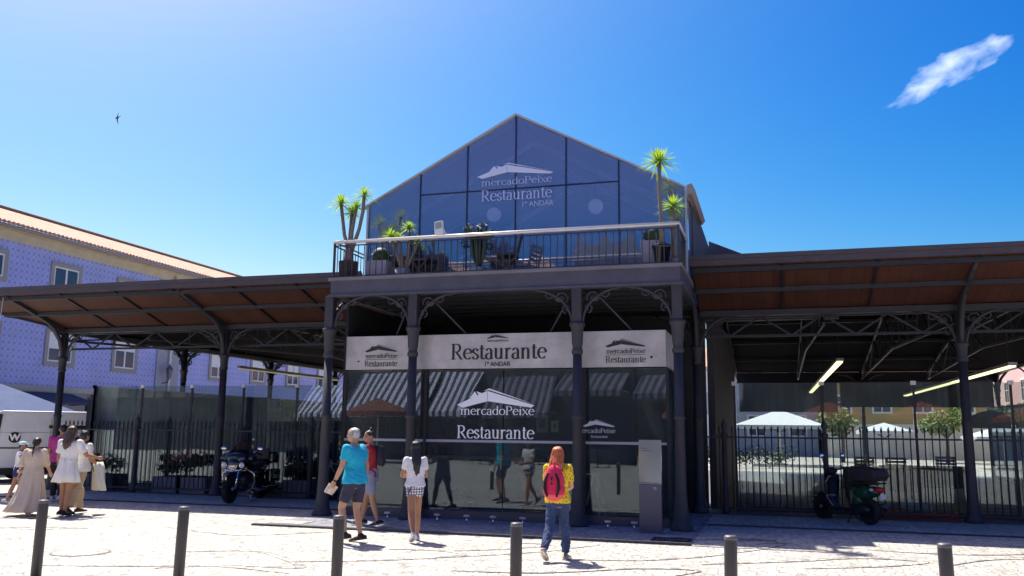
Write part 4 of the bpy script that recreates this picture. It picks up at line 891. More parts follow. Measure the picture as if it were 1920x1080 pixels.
for k, (x, y, c, nm) in enumerate(((2.1, 23.2, (.3, .2, .06), 'ochre'), (2.8, 23.1, (.25, .05, .04), 'red'), (4.2, 24.9, (.05, .12, .35), 'blue'), (6.1, 21.2, (.16, .05, .1), 'plum'))):
    e = empty('crate', (x, y, .78), f'{nm} crate on a covered table inside the right hall', 'crate')
    m = MB(); m.box(x-.22, x+.22, y-.16, y+.16, .78, .80)
    for z in (.82, .9, .98): m.box(x-.22, x+.22, y-.16, y-.145, z, z+.05); m.box(x-.22, x+.22, y+.145, y+.16, z, z+.05); m.box(x-.22, x-.205, y-.145, y+.145, z, z+.05); m.box(x+.205, x+.22, y-.145, y+.145, z, z+.05)
    m.build('slats', mat('crate_'+nm, c, .8), e)
    m = MB()
    for sx in (-.2, .2):
        for sy in (-.135, .135): m.beam((x+sx, y+sy, .8), (x+sx, y+sy, 1.03), .025)
    m.build('corner_blocks', mat('crate_'+nm, c, .8), e)
e = empty('red_trough', (2.7, 18.5, 0), 'low rust red trough at the foot of the glass, right of the scooter', 'trough')
m = MB(); m.box(1.95, 3.25, 18.38, 18.62, 0, .13); m.box(1.93, 3.27, 18.36, 18.64, .11, .14); m.build('trough_body', mat('rust_red', (.25, .04, .02), .7, var=.3), e, bevel=.006)
e = empty('leaning_board', (2.8, 18.95, 0), 'white board leaning low behind the right glass, above the red trough', 'board')
m = MB(); m.box(2.45, 3.0, 18.98, 19.0, .12, .34, Matrix.Translation((0, 0, .9)) @ Matrix.Rotation(R_(20), 4, 'Y')); m.build('board_face', WHITEP, e)
e = empty('hedge', (-.3, 41.5, 0), 'low dark hedge beyond the hall, right of the pavilion', 'hedge')
m = MB()
for k in range(22): leafblob(m, (-3.6+k*.2, 41.5, .55+.15*math.sin(k)), .5, 60, .12)
m.build('foliage', FOLI, e)
# ================================================================== street furniture
BOL = mat('bollard_paint', (.04, .038, .046), .45, var=.35, vscale=6, bump=.2, bscale=60)
BC = [(-7.3, 7.5, .83), (-5.59, 7.5, .82), (-3.89, 7.5, .80), (-2.18, 7.5, .80), (-.38, 7.5, .77), (1.23, 7.5, .78)]
BN = ['first', 'second', 'third', 'fourth', 'fifth', 'sixth']
BX = ['in front of the walkers at far left', 'in front of the left railings', 'in front of the man in turquoise', 'below the shopfront, left of the red haired woman', 'in front of the pavement between pavilion and scooter', 'nearest the right edge']
b0 = empty('bollard', (BC[0][0], BC[0][1], 0), '', 'bollard', 'grey steel bollards along the front')
m = MB(); m.lathe([(.052, -.05), (.052, .8), (.05, .815), (.044, .823), (.0001, .826)], (0, 0, 0), 20); m.build('post', BOL, b0, world=False)
m = MB(); m.lathe([(.0001, .8265), (.046, .8262), (.053, .812), (.053, .80), (.0525, .795)], (0, 0, 0), 20); m.build('cap', mat('bollard_cap', (.13, .125, .13), .45, .2), b0, world=False)
m = MB(); m.lathe([(.085, 0), (.085, .012), (.06, .02)], (0, 0, 0), 16); m.build('base_collar', BOL, b0, world=False)
for i, (x, y, h) in enumerate(BC):
    o = b0 if i == 0 else dup(b0, (x, y, 0), '')
    o.location.z = h-.826; o['label'] = f'{BN[i]} dark grey bollard from the left, {BX[i]}'
    o.rotation_euler = (R_([.5, -.6, .3, 0, .6, -.4][i]), R_([1.2, .6, .2, .4, 1.1, -.9][i]), 0)
# information pillar
e = empty('information_pillar', (-1.91, 14.27, 0), 'grey metal information pillar with a paler glass upper half, in front of the shopfront', 'information pillar')
m = MB(); m.box(-2.09, -1.735, 14.2, 14.33, 0, .76); m.build('lower_panel', mat('pillar_grey', (.10, .10, .15), .4, .3, var=.15), e, bevel=.004)
m = MB(); m.box(-2.09, -1.735, 14.225, 14.305, .76, 1.46); m.build('upper_panel', mat('pillar_glass', (.26, .29, .29), .12, .2), e, bevel=.004)
m = MB()
for k, (a, b_) in enumerate(((-2.05, -1.95), (-2.04, -1.90))): m.box(a, b_, 14.222, 14.226, 1.32-k*.035, 1.335-k*.035)
m.box(-2.06, -1.77, 14.222, 14.226, .775, .79); m.build('printed_marks', mat('marks', (.10, .11, .11), .5), e)
sans('TS', .055, (-1.84, 14.196, .68), mat('marks_white', (.6, .6, .65), .5), e, 'logo_mark', .001)
# ground spotlights on short stems
s0 = None
for i, (x, lb) in enumerate(((-6.53, 'between the man in red and the dark haired girl'), (-5.6, 'right of the dark haired girl'), (-5.06, 'in front of the terracotta pot'), (-4.59, 'right of the terracotta pot'), (-4.07, 'just above the fourth bollard'), (-2.63, 'below the easel'), (-2.2, 'just left of the information pillar'))):
    if s0 is None:
        s0 = empty('ground_spotlight', (x, 14.4, 0), '', 'spotlight', 'small spotlights along the shopfront')
        m = MB(); m.tube([(0, 0, 0), (0, 0, .13)], .012, 6); m.build('stem', CHROME, s0, world=False)
        m = MB(); m.box(-.05, .05, -.03, .03, .125, .16); m.build('head', mat('lamp_head', (.45, .45, .48), .4, .5), s0, world=False, bevel=.005); o = s0
    else: o = dup(s0, (x, 14.4, 0), '')
    o['label'] = 'small T-shaped shopfront spotlight '+lb
# easel board frame
e = empty('easel_frame', (-3.07, 15.75, 0), 'white A-shaped easel frame behind the glass, right of the red haired woman', 'easel')
EW = mat('easel_white', (.8, .8, .8), .5, emit=None)
for a, b_ in (((-3.1, 15.6, .85), (-3.27, 15.5, .05)), ((-3.04, 15.6, .85), (-2.86, 15.5, .05)), ((-3.07, 15.62, .85), (-3.07, 15.95, .05))): m = MB(); m.beam(a, b_, .03, .02); m.build('leg', EW, e)
m = MB(); m.beam((-3.3, 15.6, .83), (-2.98, 15.6, .83), .02, .035); m.build('top_bar', EW, e)
# terracotta pots
for x, y, r, h, lb in ((-5.6, 15.5, .27, .27, 'low round terracotta pot behind the glass below the white lettering'), (-4.15, 15.75, .3, .85, 'tall terracotta planter behind the glass, left of the red haired woman')):
    e = empty('terracotta_pot', (x, y, 0), lb, 'pot')
    m = MB()
    if h < .5: m.lathe([(r*.72, .012), (r*.95, h*.8), (r*1.05, h*.8), (r*1.05, h), (r*.9, h), (r*.85, h*.85)], (x, y, 0), 24)
    else: m.box(x-r, x+r, y-r*.6, y+r*.6, .012, h-.08); m.box(x-r-.03, x+r+.03, y-r*.6-.03, y+r*.6+.03, h-.08, h)
    m.build('pot_body', TERRA, e)
    m = MB(); leafblob(m, (x, y, h+.12), r*.7, 80, .1); m.build('plant', FOLI, e)
# small plaque left of the sign
e = empty('wall_plaque', (-8.1, 17.9, 2.4), 'small grey plaque board left of the metal sign band, beside the leftmost pavilion column', 'plaque')
m = MB(); m.box(-9.0, -8.05, 17.5, 17.56, 2.55, 3.55); m.build('board', mat('plaque_grey', (.34, .34, .33), .7, var=.2), e)
m = MB(); m.box(-8.85, -8.55, 17.485, 17.498, 2.8, 3.3); m.build('emblem', mat('plaque_mark', (.2, .2, .2), .7), e)
# wire from the canopy corner
e = empty('rain_chain', (-18.1, 16.3, 0), 'thin white cable hanging from the left canopy corner in front of the tiled house', 'cable')
m = MB(); m.tube([(-17.55, 16.25, 4.6), (-17.62, 16.25, 3.4), (-17.7, 16.25, 2.2), (-17.8, 16.25, .02)], .012, 6); m.build('cable', WHITEP, e)
# ================================================================== balcony things
def rosette(m, c, r, n, up=.5, w=.014):
    c = Vector(c); r *= 1.45; n = int(n*1.3)
    for k in range(n):
        az_ = k*2.39996; t = k/n; elv = R_(85-105*t+random.uniform(-9, 9)); L = r*random.uniform(.75, 1.05)*(.72+.35*t)
        h = Vector((math.cos(az_), math.sin(az_), 0)); sd_ = Vector((-h.y, h.x, 0)); dr = h*math.cos(elv)+Vector((0, 0, math.sin(elv)))
        nrm = dr.cross(sd_).normalized()
        pts = [c+dr*L*s_+Vector((0, 0, -.25*L*s_*s_*(.4+t*.6))) for s_ in (0, .3, .65, 1)]; ws = (w*.5, w, w*.75, .001)
        prev = None
        for p, q in zip(pts, ws):
            row = (m.b.verts.new(p-sd_*q+nrm*q*.35), m.b.verts.new(p), m.b.verts.new(p+sd_*q+nrm*q*.35))
            if prev: m._f([prev[0], prev[1], row[1], row[0]]); m._f([prev[1], prev[2], row[2], row[1]])
            prev = row
def yucca(x, y, z, stems, label, pot, root=None):
    e = empty('potted_yucca', (x, y, z), label, 'potted plant', 'potted yuccas on the balcony')
    pot(e, x, y, z)
    for (pts, r, n) in stems:
        P = [(x+a, y+b_, z+c) for a, b_, c in pts]
        m = MB(); m.tube(P, [.035+.0*i if i else .045 for i in range(len(P))], 7); m.build('stem', mat('yucca_bark', (.2, .16, .14), .9, var=.4, vscale=20), e)
        m = MB(); rosette(m, P[-1], r, n); m.build('leaf_crown', YUCCA, e)
def pot_slat(e, x, y, z):
    m = MB(); m.lathe([(.15, 0), (.17, .38)], (x, y, z), 20, False)
    for k in range(20): a = k*math.pi/10; m.beam((x+.155*math.cos(a), y+.155*math.sin(a), z), (x+.176*math.cos(a), y+.176*math.sin(a), z+.4), .03, .03)
    m.build('slatted_pot', mat('dark_wood', (.07, .05, .06), .8, var=.3), e)
    m = MB(); m.tube([(x, y, z+.3), (x, y, z+.66)], [.1, .085], 10); m.build('trunk_base', MATS.get('yucca_bark') or mat('yucca_bark', (.2, .16, .14), .9), e)
def pot_black(e, x, y, z):
    m = MB(); m.lathe([(.11, 0), (.16, .36), (.175, .36), (.175, .42), (.15, .42)], (x, y, z), 20); m.build('plastic_pot', BLACKP, e)
def pot_low(e, x, y, z):
    m = MB(); m.lathe([(.12, 0), (.16, .25), (.14, .25)], (x, y, z), 16); m.build('pot', CONC, e)
ZB = 4.43
yucca(-7.9, 15.2, ZB, [([(0, 0, .6), (-.12, 0, .95), (-.22, 0, 1.58)], .25, 50), ([(0, 0, .62), (-.02, .05, 1.0), (.0, .05, 1.38)], .22, 46), ([(.02, 0, .62), (.06, -.03, 1.0), (.13, -.03, 1.48)], .19, 40), ([(.05, 0, .6), (.2, 0, 1.05), (.27, 0, 1.42), (.28, 0, 1.72)], .22, 44)], 'tall yucca with four bare stems in a slatted pot at the balcony left end', pot_slat)
yucca(-6.85, 15.45, ZB, [([(0, 0, .2), (-.15, 0, .6), (-.28, 0, .92)], .2, 40), ([(0, 0, .2), (-.05, .02, .55), (-.12, .02, .88)], .16, 34), ([(.05, 0, .2), (.12, 0, .6), (.1, 0, 1.08)], .17, 36), ([(.05, 0, .2), (.2, 0, .5), (.3, 0, .8)], .13, 26)], 'lower branching yucca behind the balcony railing, second plant from the left', pot_low)
yucca(-1.78, 15.2, ZB, [([(0, 0, .3), (0, 0, .9), (-.02, 0, 1.4), (-.02, 0, 1.95)], .3, 80)], 'tall single-stemmed yucca in a black pot at the balcony right end', pot_black)
yucca(-1.62, 15.65, ZB, [([(0, 0, .2), (.02, 0, .8), (0, 0, 1.22)], .26, 54)], 'shorter dark green yucca just behind the tall one, balcony right end', pot_low)
def topiary(x, y, w, h, label):
    e = empty('topiary_planter', (x, y, ZB), label, 'potted plant', 'clipped box balls in tall planters')
    m = MB(); T = Matrix.Translation((x, y, ZB)) @ Matrix.Rotation(R_(45), 4, 'Z'); q = w*.7071
    m.lathe([(q*.8, 0), (q, h), (q*.86, h), (q*.84, h-.05)], (x, y, ZB), 4, False, T=Matrix.Rotation(R_(45), 4, 'Z')); m.build('square_planter', mat('planter_lilac', (.30, .29, .36), .6, var=.1), e)
    m = MB(); m.ball((x, y, ZB+h+w*.28), w*.4, seg=14); leafblob(m, (x, y, ZB+h+w*.28), w*.46, 500, .035); m.build('box_ball', FOLI, e)
topiary(-7.35, 15.5, .44, .42, 'clipped box ball in a square lilac-grey planter near the left end of the balcony')
topiary(-1.98, 15.55, .4, .56, 'clipped box ball in a tall square planter at the right end of the balcony')
topiary(-7.05, 15.75, .36, .32, 'small clipped box ball in a square planter behind the low yucca')
e = empty('potted_cactus', (-5.25, 15.5, ZB), 'bushy many-armed euphorbia in a pot behind the middle left of the balcony railing', 'potted plant')
m = MB(); m.lathe([(.13, 0), (.17, .22), (.15, .22)], (-5.3, 15.5, ZB), 16); m.build('pot', CONC, e)
m = MB()
for k in range(26):
    a = random.uniform(0, 6.28); q = random.uniform(.05, .3); h = random.uniform(.55, 1.05)
    m.tube([(-5.3, 15.5, ZB+.2), (-5.3+q*.6*math.cos(a), 15.5+q*.5*math.sin(a), ZB+.45), (-5.3+q*math.cos(a), 15.5+q*.7*math.sin(a), ZB+h)], [.02, .028, .02], 6)
m.build('arms', mat('euphorbia', (.06, .09, .05), .7, var=.4), e)
m = MB()
for k in range(10): leafblob(m, (-5.3+random.uniform(-.3, .3), 15.5+random.uniform(-.2, .2), ZB+random.uniform(.6, 1.0)), .12, 60, .05)
m.build('foliage', FOLI, e)
def chair(x, y, rz, label, z=ZB, arm_=False):
    e = empty('balcony_chair', (x, y, z), label, 'chair', 'dark chairs on the balcony', rz=R_(rz))
    W_ = mat('chair_dark', (.03, .028, .03), .5)
    m = MB(); m.box(-.2, .2, -.2, .2, .40, .43)
    for k in range(4): m.box(-.2+k*.105, -.12+k*.105, -.2, .2, .43, .445)
    m.build('seat', W_, e, world=False)
    m = MB()
    for k in range(4): m.box(-.2, .2, .19+.02*k, .21+.02*k, .52+.09*k, .585+.09*k)
    m.build('backrest', W_, e, world=False)
    for sx in (-1, 1):
        m = MB(); m.beam((sx*.19, -.2, 0), (sx*.19, .2, .42), .025, .03); m.build('leg', W_, e, world=False)
        m = MB(); m.beam((sx*.2, .2, 0), (sx*.2, -.17, .42), .025, .03); m.build('leg', W_, e, world=False)
        m = MB(); m.beam((sx*.2, .16, .4), (sx*.2, .28, .9), .025, .03); m.build('back_post', W_, e, world=False)
chair(-4.7, 15.45, -75, 'dark folding chair in the middle of the balcony')
chair(-6.45, 15.6, 80, 'dark folding chair behind the low yucca on the balcony')
def table(x, y, label, z=ZB):
    e = empty('balcony_table', (x, y, z), label, 'table'); m = MB(); m.box(x-.3, x+.3, y-.25, y+.25, z+.45, z+.48); m.build('table_top', mat('table_white', (.75, .73, .7), .5), e)
    for sx in (-1, 1): m = MB(); m.beam((x+sx*.25, y-.2, z), (x-sx*.25, y+.2, z+.45), .025); m.build('leg', mat('chair_dark', (.03, .028, .03), .5), e)
table(-5.0, 15.9, 'small white-topped table beside the folding chair on the balcony'); table(-6.75, 15.95, 'small white-topped table behind the low yucca on the balcony')
e = empty('banner_box', (-7.0, 15.95, ZB), 'brown rattan screen standing against the glass at the left of the balcony', 'screen')
m = MB(); m.box(-7.6, -6.2, 15.93, 15.98, ZB, ZB+.62); m.build('panel', mat('rattan', (.13, .11, .12), .8, var=.3, vscale=30), e)
e = empty('floodlight', (-5.86, 14.82, 5.17), 'white floodlight tilted up on the balcony handrail', 'floodlight')
T = Matrix.Translation((-5.86, 14.82, 5.3)) @ Matrix.Rotation(R_(-8), 4, 'Y') @ Matrix.Rotation(R_(-12), 4, 'X')
m = MB(); m.box(-.085, .085, -.03, .03, -.12, .14, T); m.build('housing', WHITEP, e, bevel=.006)
m = MB(); m.box(-.065, .065, -.036, -.031, -.02, .12, T); m.build('lens', mat('flood_lens', (.45, .42, .36), .3, var=.3, vscale=60), e)
m = MB(); m.tube([(-5.78, 14.83, 5.3), (-5.74, 14.85, 5.2), (-5.7, 14.83, 5.17)], .01, 6); m.build('bracket', WHITEP, e)
# bird
e = empty('swallow', (-36.1, 40, 19.4), 'small dark swallow gliding in the open sky at upper left', 'bird')
m = MB(); c = Vector((-36.2, 40, 19.37))
m.tube([c+Vector((-.1, 0, -.02)), c+Vector((0, 0, .0)), c+Vector((.12, 0, .05)), c+Vector((.2, 0, .07))], [.015, .06, .04, .01], 8); m.build('body', BLACKM, e)
for pts in ([(.0, 0, .02), (.02, 0, .16), (.1, 0, .32), (.06, 0, .17), (.07, 0, .04)], [(.0, 0, -.02), (.02, 0, -.16), (.14, 0, -.42), (.09, 0, -.18), (.08, 0, 0)]):
    m = MB(); m.prism([(c.x+p[0], c.z+p[2]) for p in pts], 'y', c.y-.008, c.y+.008); m.build('wing', BLACKM, e)
m = MB(); m.prism([(c.x+.16, c.z+.05), (c.x+.3, c.z+.12), (c.x+.22, c.z+.07), (c.x+.31, c.z+.06)], 'y', c.y-.006, c.y+.006); m.build('tail', BLACKM, e)
# ================================================================== people
def fuse(mb, name, mats, parent, voxel=.009, smooth=4, disp=0, seed=0, paint=None, T=None):
    """union of the overlapping closed solids in mb as one continuous skin"""
    me = bpy.data.meshes.new(name); bmesh.ops.recalc_face_normals(mb.b, faces=mb.b.faces); mb.b.to_mesh(me); mb.b.free()
    o = bpy.data.objects.new(name, me); COL.objects.link(o)
    r = o.modifiers.new('r', 'REMESH'); r.mode = 'VOXEL'; r.voxel_size = voxel; r.adaptivity = 0; r.use_smooth_shade = True
    s = o.modifiers.new('s', 'SMOOTH'); s.factor = .5; s.iterations = smooth
    dg = bpy.context.evaluated_depsgraph_get(); me2 = bpy.data.meshes.new_from_object(o.evaluated_get(dg)); bpy.data.objects.remove(o); bpy.data.meshes.remove(me)
    me2.name = name; me2.materials.clear()
    for m in (mats if isinstance(mats, (list, tuple)) else [mats]): me2.materials.append(m)
    if disp:
        nrm = [v.normal.copy() for v in me2.vertices]
        for v, n in zip(me2.vertices, nrm):
            c = v.co; f = noise.noise(Vector((c.x*8+seed, c.y*8, c.z*6+c.x*5)))+.7*abs(noise.noise(Vector((c.x*13+c.z*9, c.y*13+seed, c.z*15-c.x*8))))*2-.5
            v.co = c+n*disp*f
    if paint:
        for p in me2.polygons: p.material_index = paint(p.center)
    for p in me2.polygons: p.use_smooth = True
    if T: me2.transform(T)
    o = bpy.data.objects.new(name, me2); COL.objects.link(o); o.parent = parent
    return o
SKINS = {'fair': (.62, .36, .25), 'tan': (.42, .21, .12), 'olive': (.50, .28, .18)}
def cloth(name, col, var=.12, rough=.85):
    return mat('cloth_'+name, col, rough, var=var, vscale=5, bump=.3, bscale=30)
def patterned(name, kind, c1, c2, k):
    m = bpy.data.materials.new(name); m.use_nodes = True; t = m.node_tree; b = t.nodes['Principled BSDF']; b.inputs['Roughness'].default_value = .85
    co = N(t, 'ShaderNodeTexCoord').outputs['Object']
    if kind == 'check':
        s = N(t, 'ShaderNodeSeparateXYZ'); t.links.new(co, s.inputs[0])
        f = None
        for i in (0, 1, 2):
            g_ = MA(t, 'LESS_THAN', MA(t, 'FRACT', MA(t, 'MULTIPLY', s.outputs[i], k)), .33); f = g_ if f is None else MA(t, 'MAXIMUM', f, g_)
    else:
        v_ = N(t, 'ShaderNodeTexVoronoi'); v_.inputs['Scale'].default_value = k; t.links.new(co, v_.inputs['Vector']); f = MA(t, 'LESS_THAN', v_.outputs['Distance'], .36)
    mx = N(t, 'ShaderNodeMix', data_type='RGBA'); t.links.new(f, mx.inputs[0]); mx.inputs[6].default_value = (*c1, 1); mx.inputs[7].default_value = (*c2, 1); t.links.new(mx.outputs[2], b.inputs['Base Color'])
    return m
def rotx(v, a): return Vector((v.x, v.y*math.cos(a)-v.z*math.sin(a), v.y*math.sin(a)+v.z*math.cos(a)))
class Person:
    """local frame: x to the person's right, y forward, z up; H standing height"""
    def __init__(s, x, y, face, H, label, legs=((0, 0), (0, 0)), arms=((0, 8, 10, 0), (0, 8, 10, 0)), lean=3, skin='fair', w=1.0, headturn=0, headtilt=0, grp='people walking across the square', step=0.0):
        s.H = H; s.w = w; s.e = empty('person', (x, y, 0), label, 'person', grp, rz=R_(face)); s.skin = mat('skin_'+skin, SKINS[skin], .55, var=.12, vscale=12)
        h = H
        s.hipz = .52*h; J = {}
        for i, sg in ((0, -1), (1, 1)):   # left, right
            th, kn = [R_(a) for a in legs[i][:2]]; ab = R_(legs[i][2]) if len(legs[i]) > 2 else R_(1.5)
            hip = Vector((sg*.05*h*w, 0, s.hipz)); d = Vector((sg*math.sin(ab), math.sin(th), -math.cos(th))).normalized()
            knee = hip+d*.245*h; a2 = th-kn; d2 = Vector((sg*.01, math.sin(a2), -math.cos(a2))).normalized(); ank = knee+d2*.235*h
            toe = R_(legs[i][3]) if len(legs[i]) > 3 else min(0, a2)*.8
            J[('hip', i)] = hip; J[('knee', i)] = knee; J[('ank', i)] = ank; J[('foot', i)] = (ank, toe)
        low = min(J[('ank', i)].z-(.12*h*math.sin(abs(min(0, J[('foot', i)][1])))) for i in (0, 1))
        dz = .04*h-low
        for k in list(J):
            if k[0] == 'foot': J[k] = (J[k][0]+Vector((0, 0, dz)), J[k][1])
            else: J[k] = J[k]+Vector((0, 0, dz))
        s.base = s.hipz+dz; L = R_(lean); s.up = Vector((0, math.sin(L), math.cos(L)))
        s.P = lambda t, ox=0, oy=0: Vector((ox, oy, s.base))+s.up*(t*h)   # t: height above hips
        for i, sg in ((0, -1), (1, 1)):
            p, ab, el_, inn = [R_(a) for a in arms[i]]
            sh = s.P(.285)+Vector((sg*.108*h*w, 0, 0)); d = Vector((sg*math.sin(ab), math.sin(p)*math.cos(ab), -math.cos(p)*math.cos(ab))).normalized()
            elb = sh+d*.165*h; q = p+el_; d2 = Vector((sg*math.sin(ab)*.5-sg*math.sin(inn), math.sin(q)*math.cos(inn), -math.cos(q)*math.cos(inn))).normalized(); wr = elb+d2*.145*h
            J[('sh', i)] = sh; J[('elb', i)] = elb; J[('wr', i)] = wr; J[('fd', i)] = d2
        s.J = J; s.ht = R_(headturn); s.htilt = R_(headtilt)
        s.neck = s.P(.325, 0, .0); s.head = s.P(.405, 0, .012*h)+s.up*0
        s.HT = Matrix.Translation(s.head) @ Matrix.Rotation(s.ht, 4, 'Z') @ Matrix.Rotation(s.htilt, 4, 'X')
    def torso(s, m, t0, t1, off=0, flare=0):
        h, w = s.H, s.w
        prof = [(-.06, .082, .062), (-.02, .098, .072), (.02, .1, .072), (.07, .088, .062), (.12, .078, .056), (.17, .088, .062), (.22, .1, .066), (.26, .105, .062), (.29, .092, .05), (.31, .06, .04), (.33, .035, .034)]
        pts = [p for p in prof if t0 <= p[0] <= t1]; R = []
        for t, rx, ry in pts:
            f = flare*max(0, (pts[-1][0]-t)); R.append((s.P(t, 0, 0), (rx*h*w+off+f, ry*h*(1+(w-1)*.7)+off+f)))
        # horizontal ellipse rings
        rows = []
        for c, (rx, ry) in R: rows.append([m.b.verts.new(c+Vector((rx*math.cos(a), ry*math.sin(a), 0))) for a in [2*math.pi*k/20 for k in range(20)]])
        for i in range(len(rows)-1):
            for k in range(20): m._f([rows[i][k], rows[i][(k+1) % 20], rows[i+1][(k+1) % 20], rows[i+1][k]])
        m._f(rows[0][::-1]); m._f(rows[-1])
    def limb(s, m, a, b, ra, rb, t0=0, t1=1, off=0, bulge=0):
        pts = []; rs = []
        for k in range(7):
            t = t0+(t1-t0)*k/6; pts.append(a.lerp(b, t)); rs.append(ra+(rb-ra)*t+bulge*math.sin(math.pi*min(1, t*1.25))+off)
        m.tube(pts, rs, 12); m.ball(pts[0], rs[0], seg=12); 
        if off == 0 or t1 >= 1: m.ball(pts[-1], rs[-1], seg=12)
    def arm(s, m, i, t1=2.0, off=0):
        h, w = s.H, s.w; J = s.J; k = .9+.1*w
        s.limb(m, J['sh', i], J['elb', i], .030*h*w, .0235*h*k, 0, min(1, t1), off)
        if t1 > 1: s.limb(m, J['elb', i], J['wr', i], .0235*h*k, .0155*h, 0, t1-1, off, .002*h)
        m.ball(J['sh', i]-Vector(((-1, 1)[i]*.016*h, 0, .004*h)), .031*h*w+off*.6, seg=12)
    def leg(s, m, i, t1=2.0, off=0, wide=0):
        h, w = s.H, s.w; J = s.J
        a = J['hip', i]; s.limb(m, a, J['knee', i], .052*h*w, .033*h, 0, min(1, t1), off)
        m.ball(a, .056*h*w+off, seg=12)
        if t1 > 1: s.limb(m, J['knee', i], J['ank', i], .031*h, .0185*h, 0, t1-1, off+wide, .007*h if not wide else 0)
    def hand(s, m, i, curl=35, grip=0):
        h = s.H; d = s.J['fd', i].normalized(); wr = s.J['wr', i]; sg = (-1, 1)[i]
        side = Vector((0, 1, 0)) if abs(d.y) < .8 else Vector((0, 0, 1)); side = (side-d*side.dot(d)).normalized()   # towards the thumb
        pn = d.cross(side).normalized()*(-sg)
        if pn.x*sg > 0: pn = -pn      # palm faces the body
        pl = wr+d*.03*h; m.tube([wr-d*.01*h, wr+d*.02*h, wr+d*.05*h], [.0145*h, (.0235*h), (.022*h)], 10)
        k = h/1.7
        for f, (o, L) in enumerate(((.021, .062), (.0075, .070), (-.006, .066), (-.0195, .052))):
            p = wr+d*.052*h+side*o*k*1.05; a = R_(12+grip*.5); pts = [p-d*.012*k, p]
            for seg_ in (.45, .32, .25):
                dd = d*math.cos(a)+pn*math.sin(a); p = p+dd*L*seg_*k; pts.append(p); a += R_(curl)
            m.tube(pts, [.0088*k, .0088*k, .0084*k, .0078*k, .0064*k], 7)
        p = wr+d*.018*h+side*.016*k; a = (side*.75+d*.65+pn*.35).normalized(); b = (d*.9+side*.25+pn*.4).normalized()
        m.tube([p, p+a*.03*k, p+a*.03*k+b*.026*k, p+a*.03*k+b*.046*k], [.012*k, .0105*k, .0095*k, .0075*k], 7)
    def headmesh(s, m):
        h = s.H; k = h*.0645*1.0; T = s.HT
        def ball(x, y, z, rx, ry, rz, seg=14): m.ball(T @ Vector((x*k, y*k, z*k)), rx*k, ry*k, rz*k, seg, T=T.to_3x3().to_4x4())
        ball(0, -.05, .18, .74, .90, .82, 18); ball(0, .22, -.25, .58, .60, .62); ball(0, .45, -.68, .32, .32, .28); ball(0, .35, -.35, .5, .5, .5)
        for sx in (-1, 1):
            ball(sx*.74, -.08, -.08, .09, .17, .26, 8); ball(sx*.34, .55, -.18, .24, .2, .2, 10)
        m.tube([T @ Vector((0, .78*k, .12*k)), T @ Vector((0, .93*k, -.1*k)), T @ Vector((0, 1.02*k, -.24*k))], [.07*k, .1*k, .13*k], 8); ball(0, .86, -.27, .16, .13, .09, 8)
        ball(0, .66, .16, .5, .15, .09, 10); ball(0, .8, -.52, .24, .1, .045, 8); ball(0, .78, -.61, .2, .1, .05, 8)
        m.tube([s.P(.28, 0, -.004*h), s.P(.33, 0, 0), T @ Vector((0, -.12*k, -.45*k))], [.038*h, .031*h, .032*h], 12)
    def paint(s, c):
        k = s.H*.0645; q = s.HT.inverted() @ c; q = Vector((q.x/k, q.y/k, q.z/k))
        if q.y > .55:
            for sx in (-1, 1):
                if abs(q.x-sx*.3) < .13 and abs(q.z-.03) < .075: return 1
                if abs(q.x-sx*.32) < .2 and abs(q.z-.27) < .05: return 3
            if abs(q.x) < .24 and -.66 < q.z < -.47: return 2
        return 0
    def body(s, hands=((35, 0), (35, 0)), arms=True, legs=True):
        m = MB(); s.torso(m, -.07, .34, 0)
        for i in (0, 1): s.arm(m, i); s.hand(m, i, *hands[i]); s.leg(m, i)
        for i in (0, 1):
            a, toe = s.J['foot', i]; f = Vector((0, math.cos(toe), math.sin(toe))); u_ = Vector((0, -math.sin(toe), math.cos(toe)))
            m.tube([a, a-u_*.012*s.H+f*.02*s.H, a-u_*.022*s.H+f*.07*s.H], [.02*s.H, .022*s.H, .015*s.H], 10)
        s.headmesh(m)
        o = fuse(m, 'body', [s.skin, mat('eye_dark', (.03, .02, .02), .3), mat('lip', (.42, .14, .12), .5), mat('brow', (.05, .035, .03), .8)], s.e, .0068, 3, paint=s.paint)
        return o
    def shoe(s, i, c, sole=(.7, .7, .7), high=0, T=None):
        h = s.H; a, toe = s.J['foot', i]; f = Vector((0, math.cos(toe), math.sin(toe))); u_ = Vector((0, -math.sin(toe), math.cos(toe))); k = h
        m = MB(); b0 = a-u_*.04*k
        for t, w_, hh in ((-.035, .021, .022), (-.015, .024, .026), (.015, .023, .024), (.045, .026, .018), (.075, .029, .014), (.1, .025, .011)):
            m.ball(b0+f*t*k+u_*(hh*k), w_*k, .03*k, hh*k*1.05, 12)
        m.tube([b0+u_*.02*k, a+u_*high*k], [.024*k, .023*k], 12)
        o = fuse(m, 'shoe', c, s.e, .007, 3)
        m = MB(); pts = [(-.058, .012), (-.05, .022), (0, .024), (.05, .03), (.09, .029), (.118, .017), (.124, .0)]
        P = [(t, w_) for t, w_ in pts]+[(t, -w_) for t, w_ in pts[::-1]]
        A = [m.b.verts.new(b0+f*t*k+Vector((w_*k, 0, 0))+u_*.001) for t, w_ in P]; B = [m.b.verts.new(b0+f*t*k+Vector((w_*k, 0, 0))+u_*.013*k) for t, w_ in P]
        for j in range(len(P)): m._f([A[j], A[(j+1) % len(P)], B[(j+1) % len(P)], B[j]])
        m._f(A[::-1]); m._f(B); so_ = m.build('sole', mat('sole_%d' % int(sole[0]*100), sole, .8), o, world=False); 
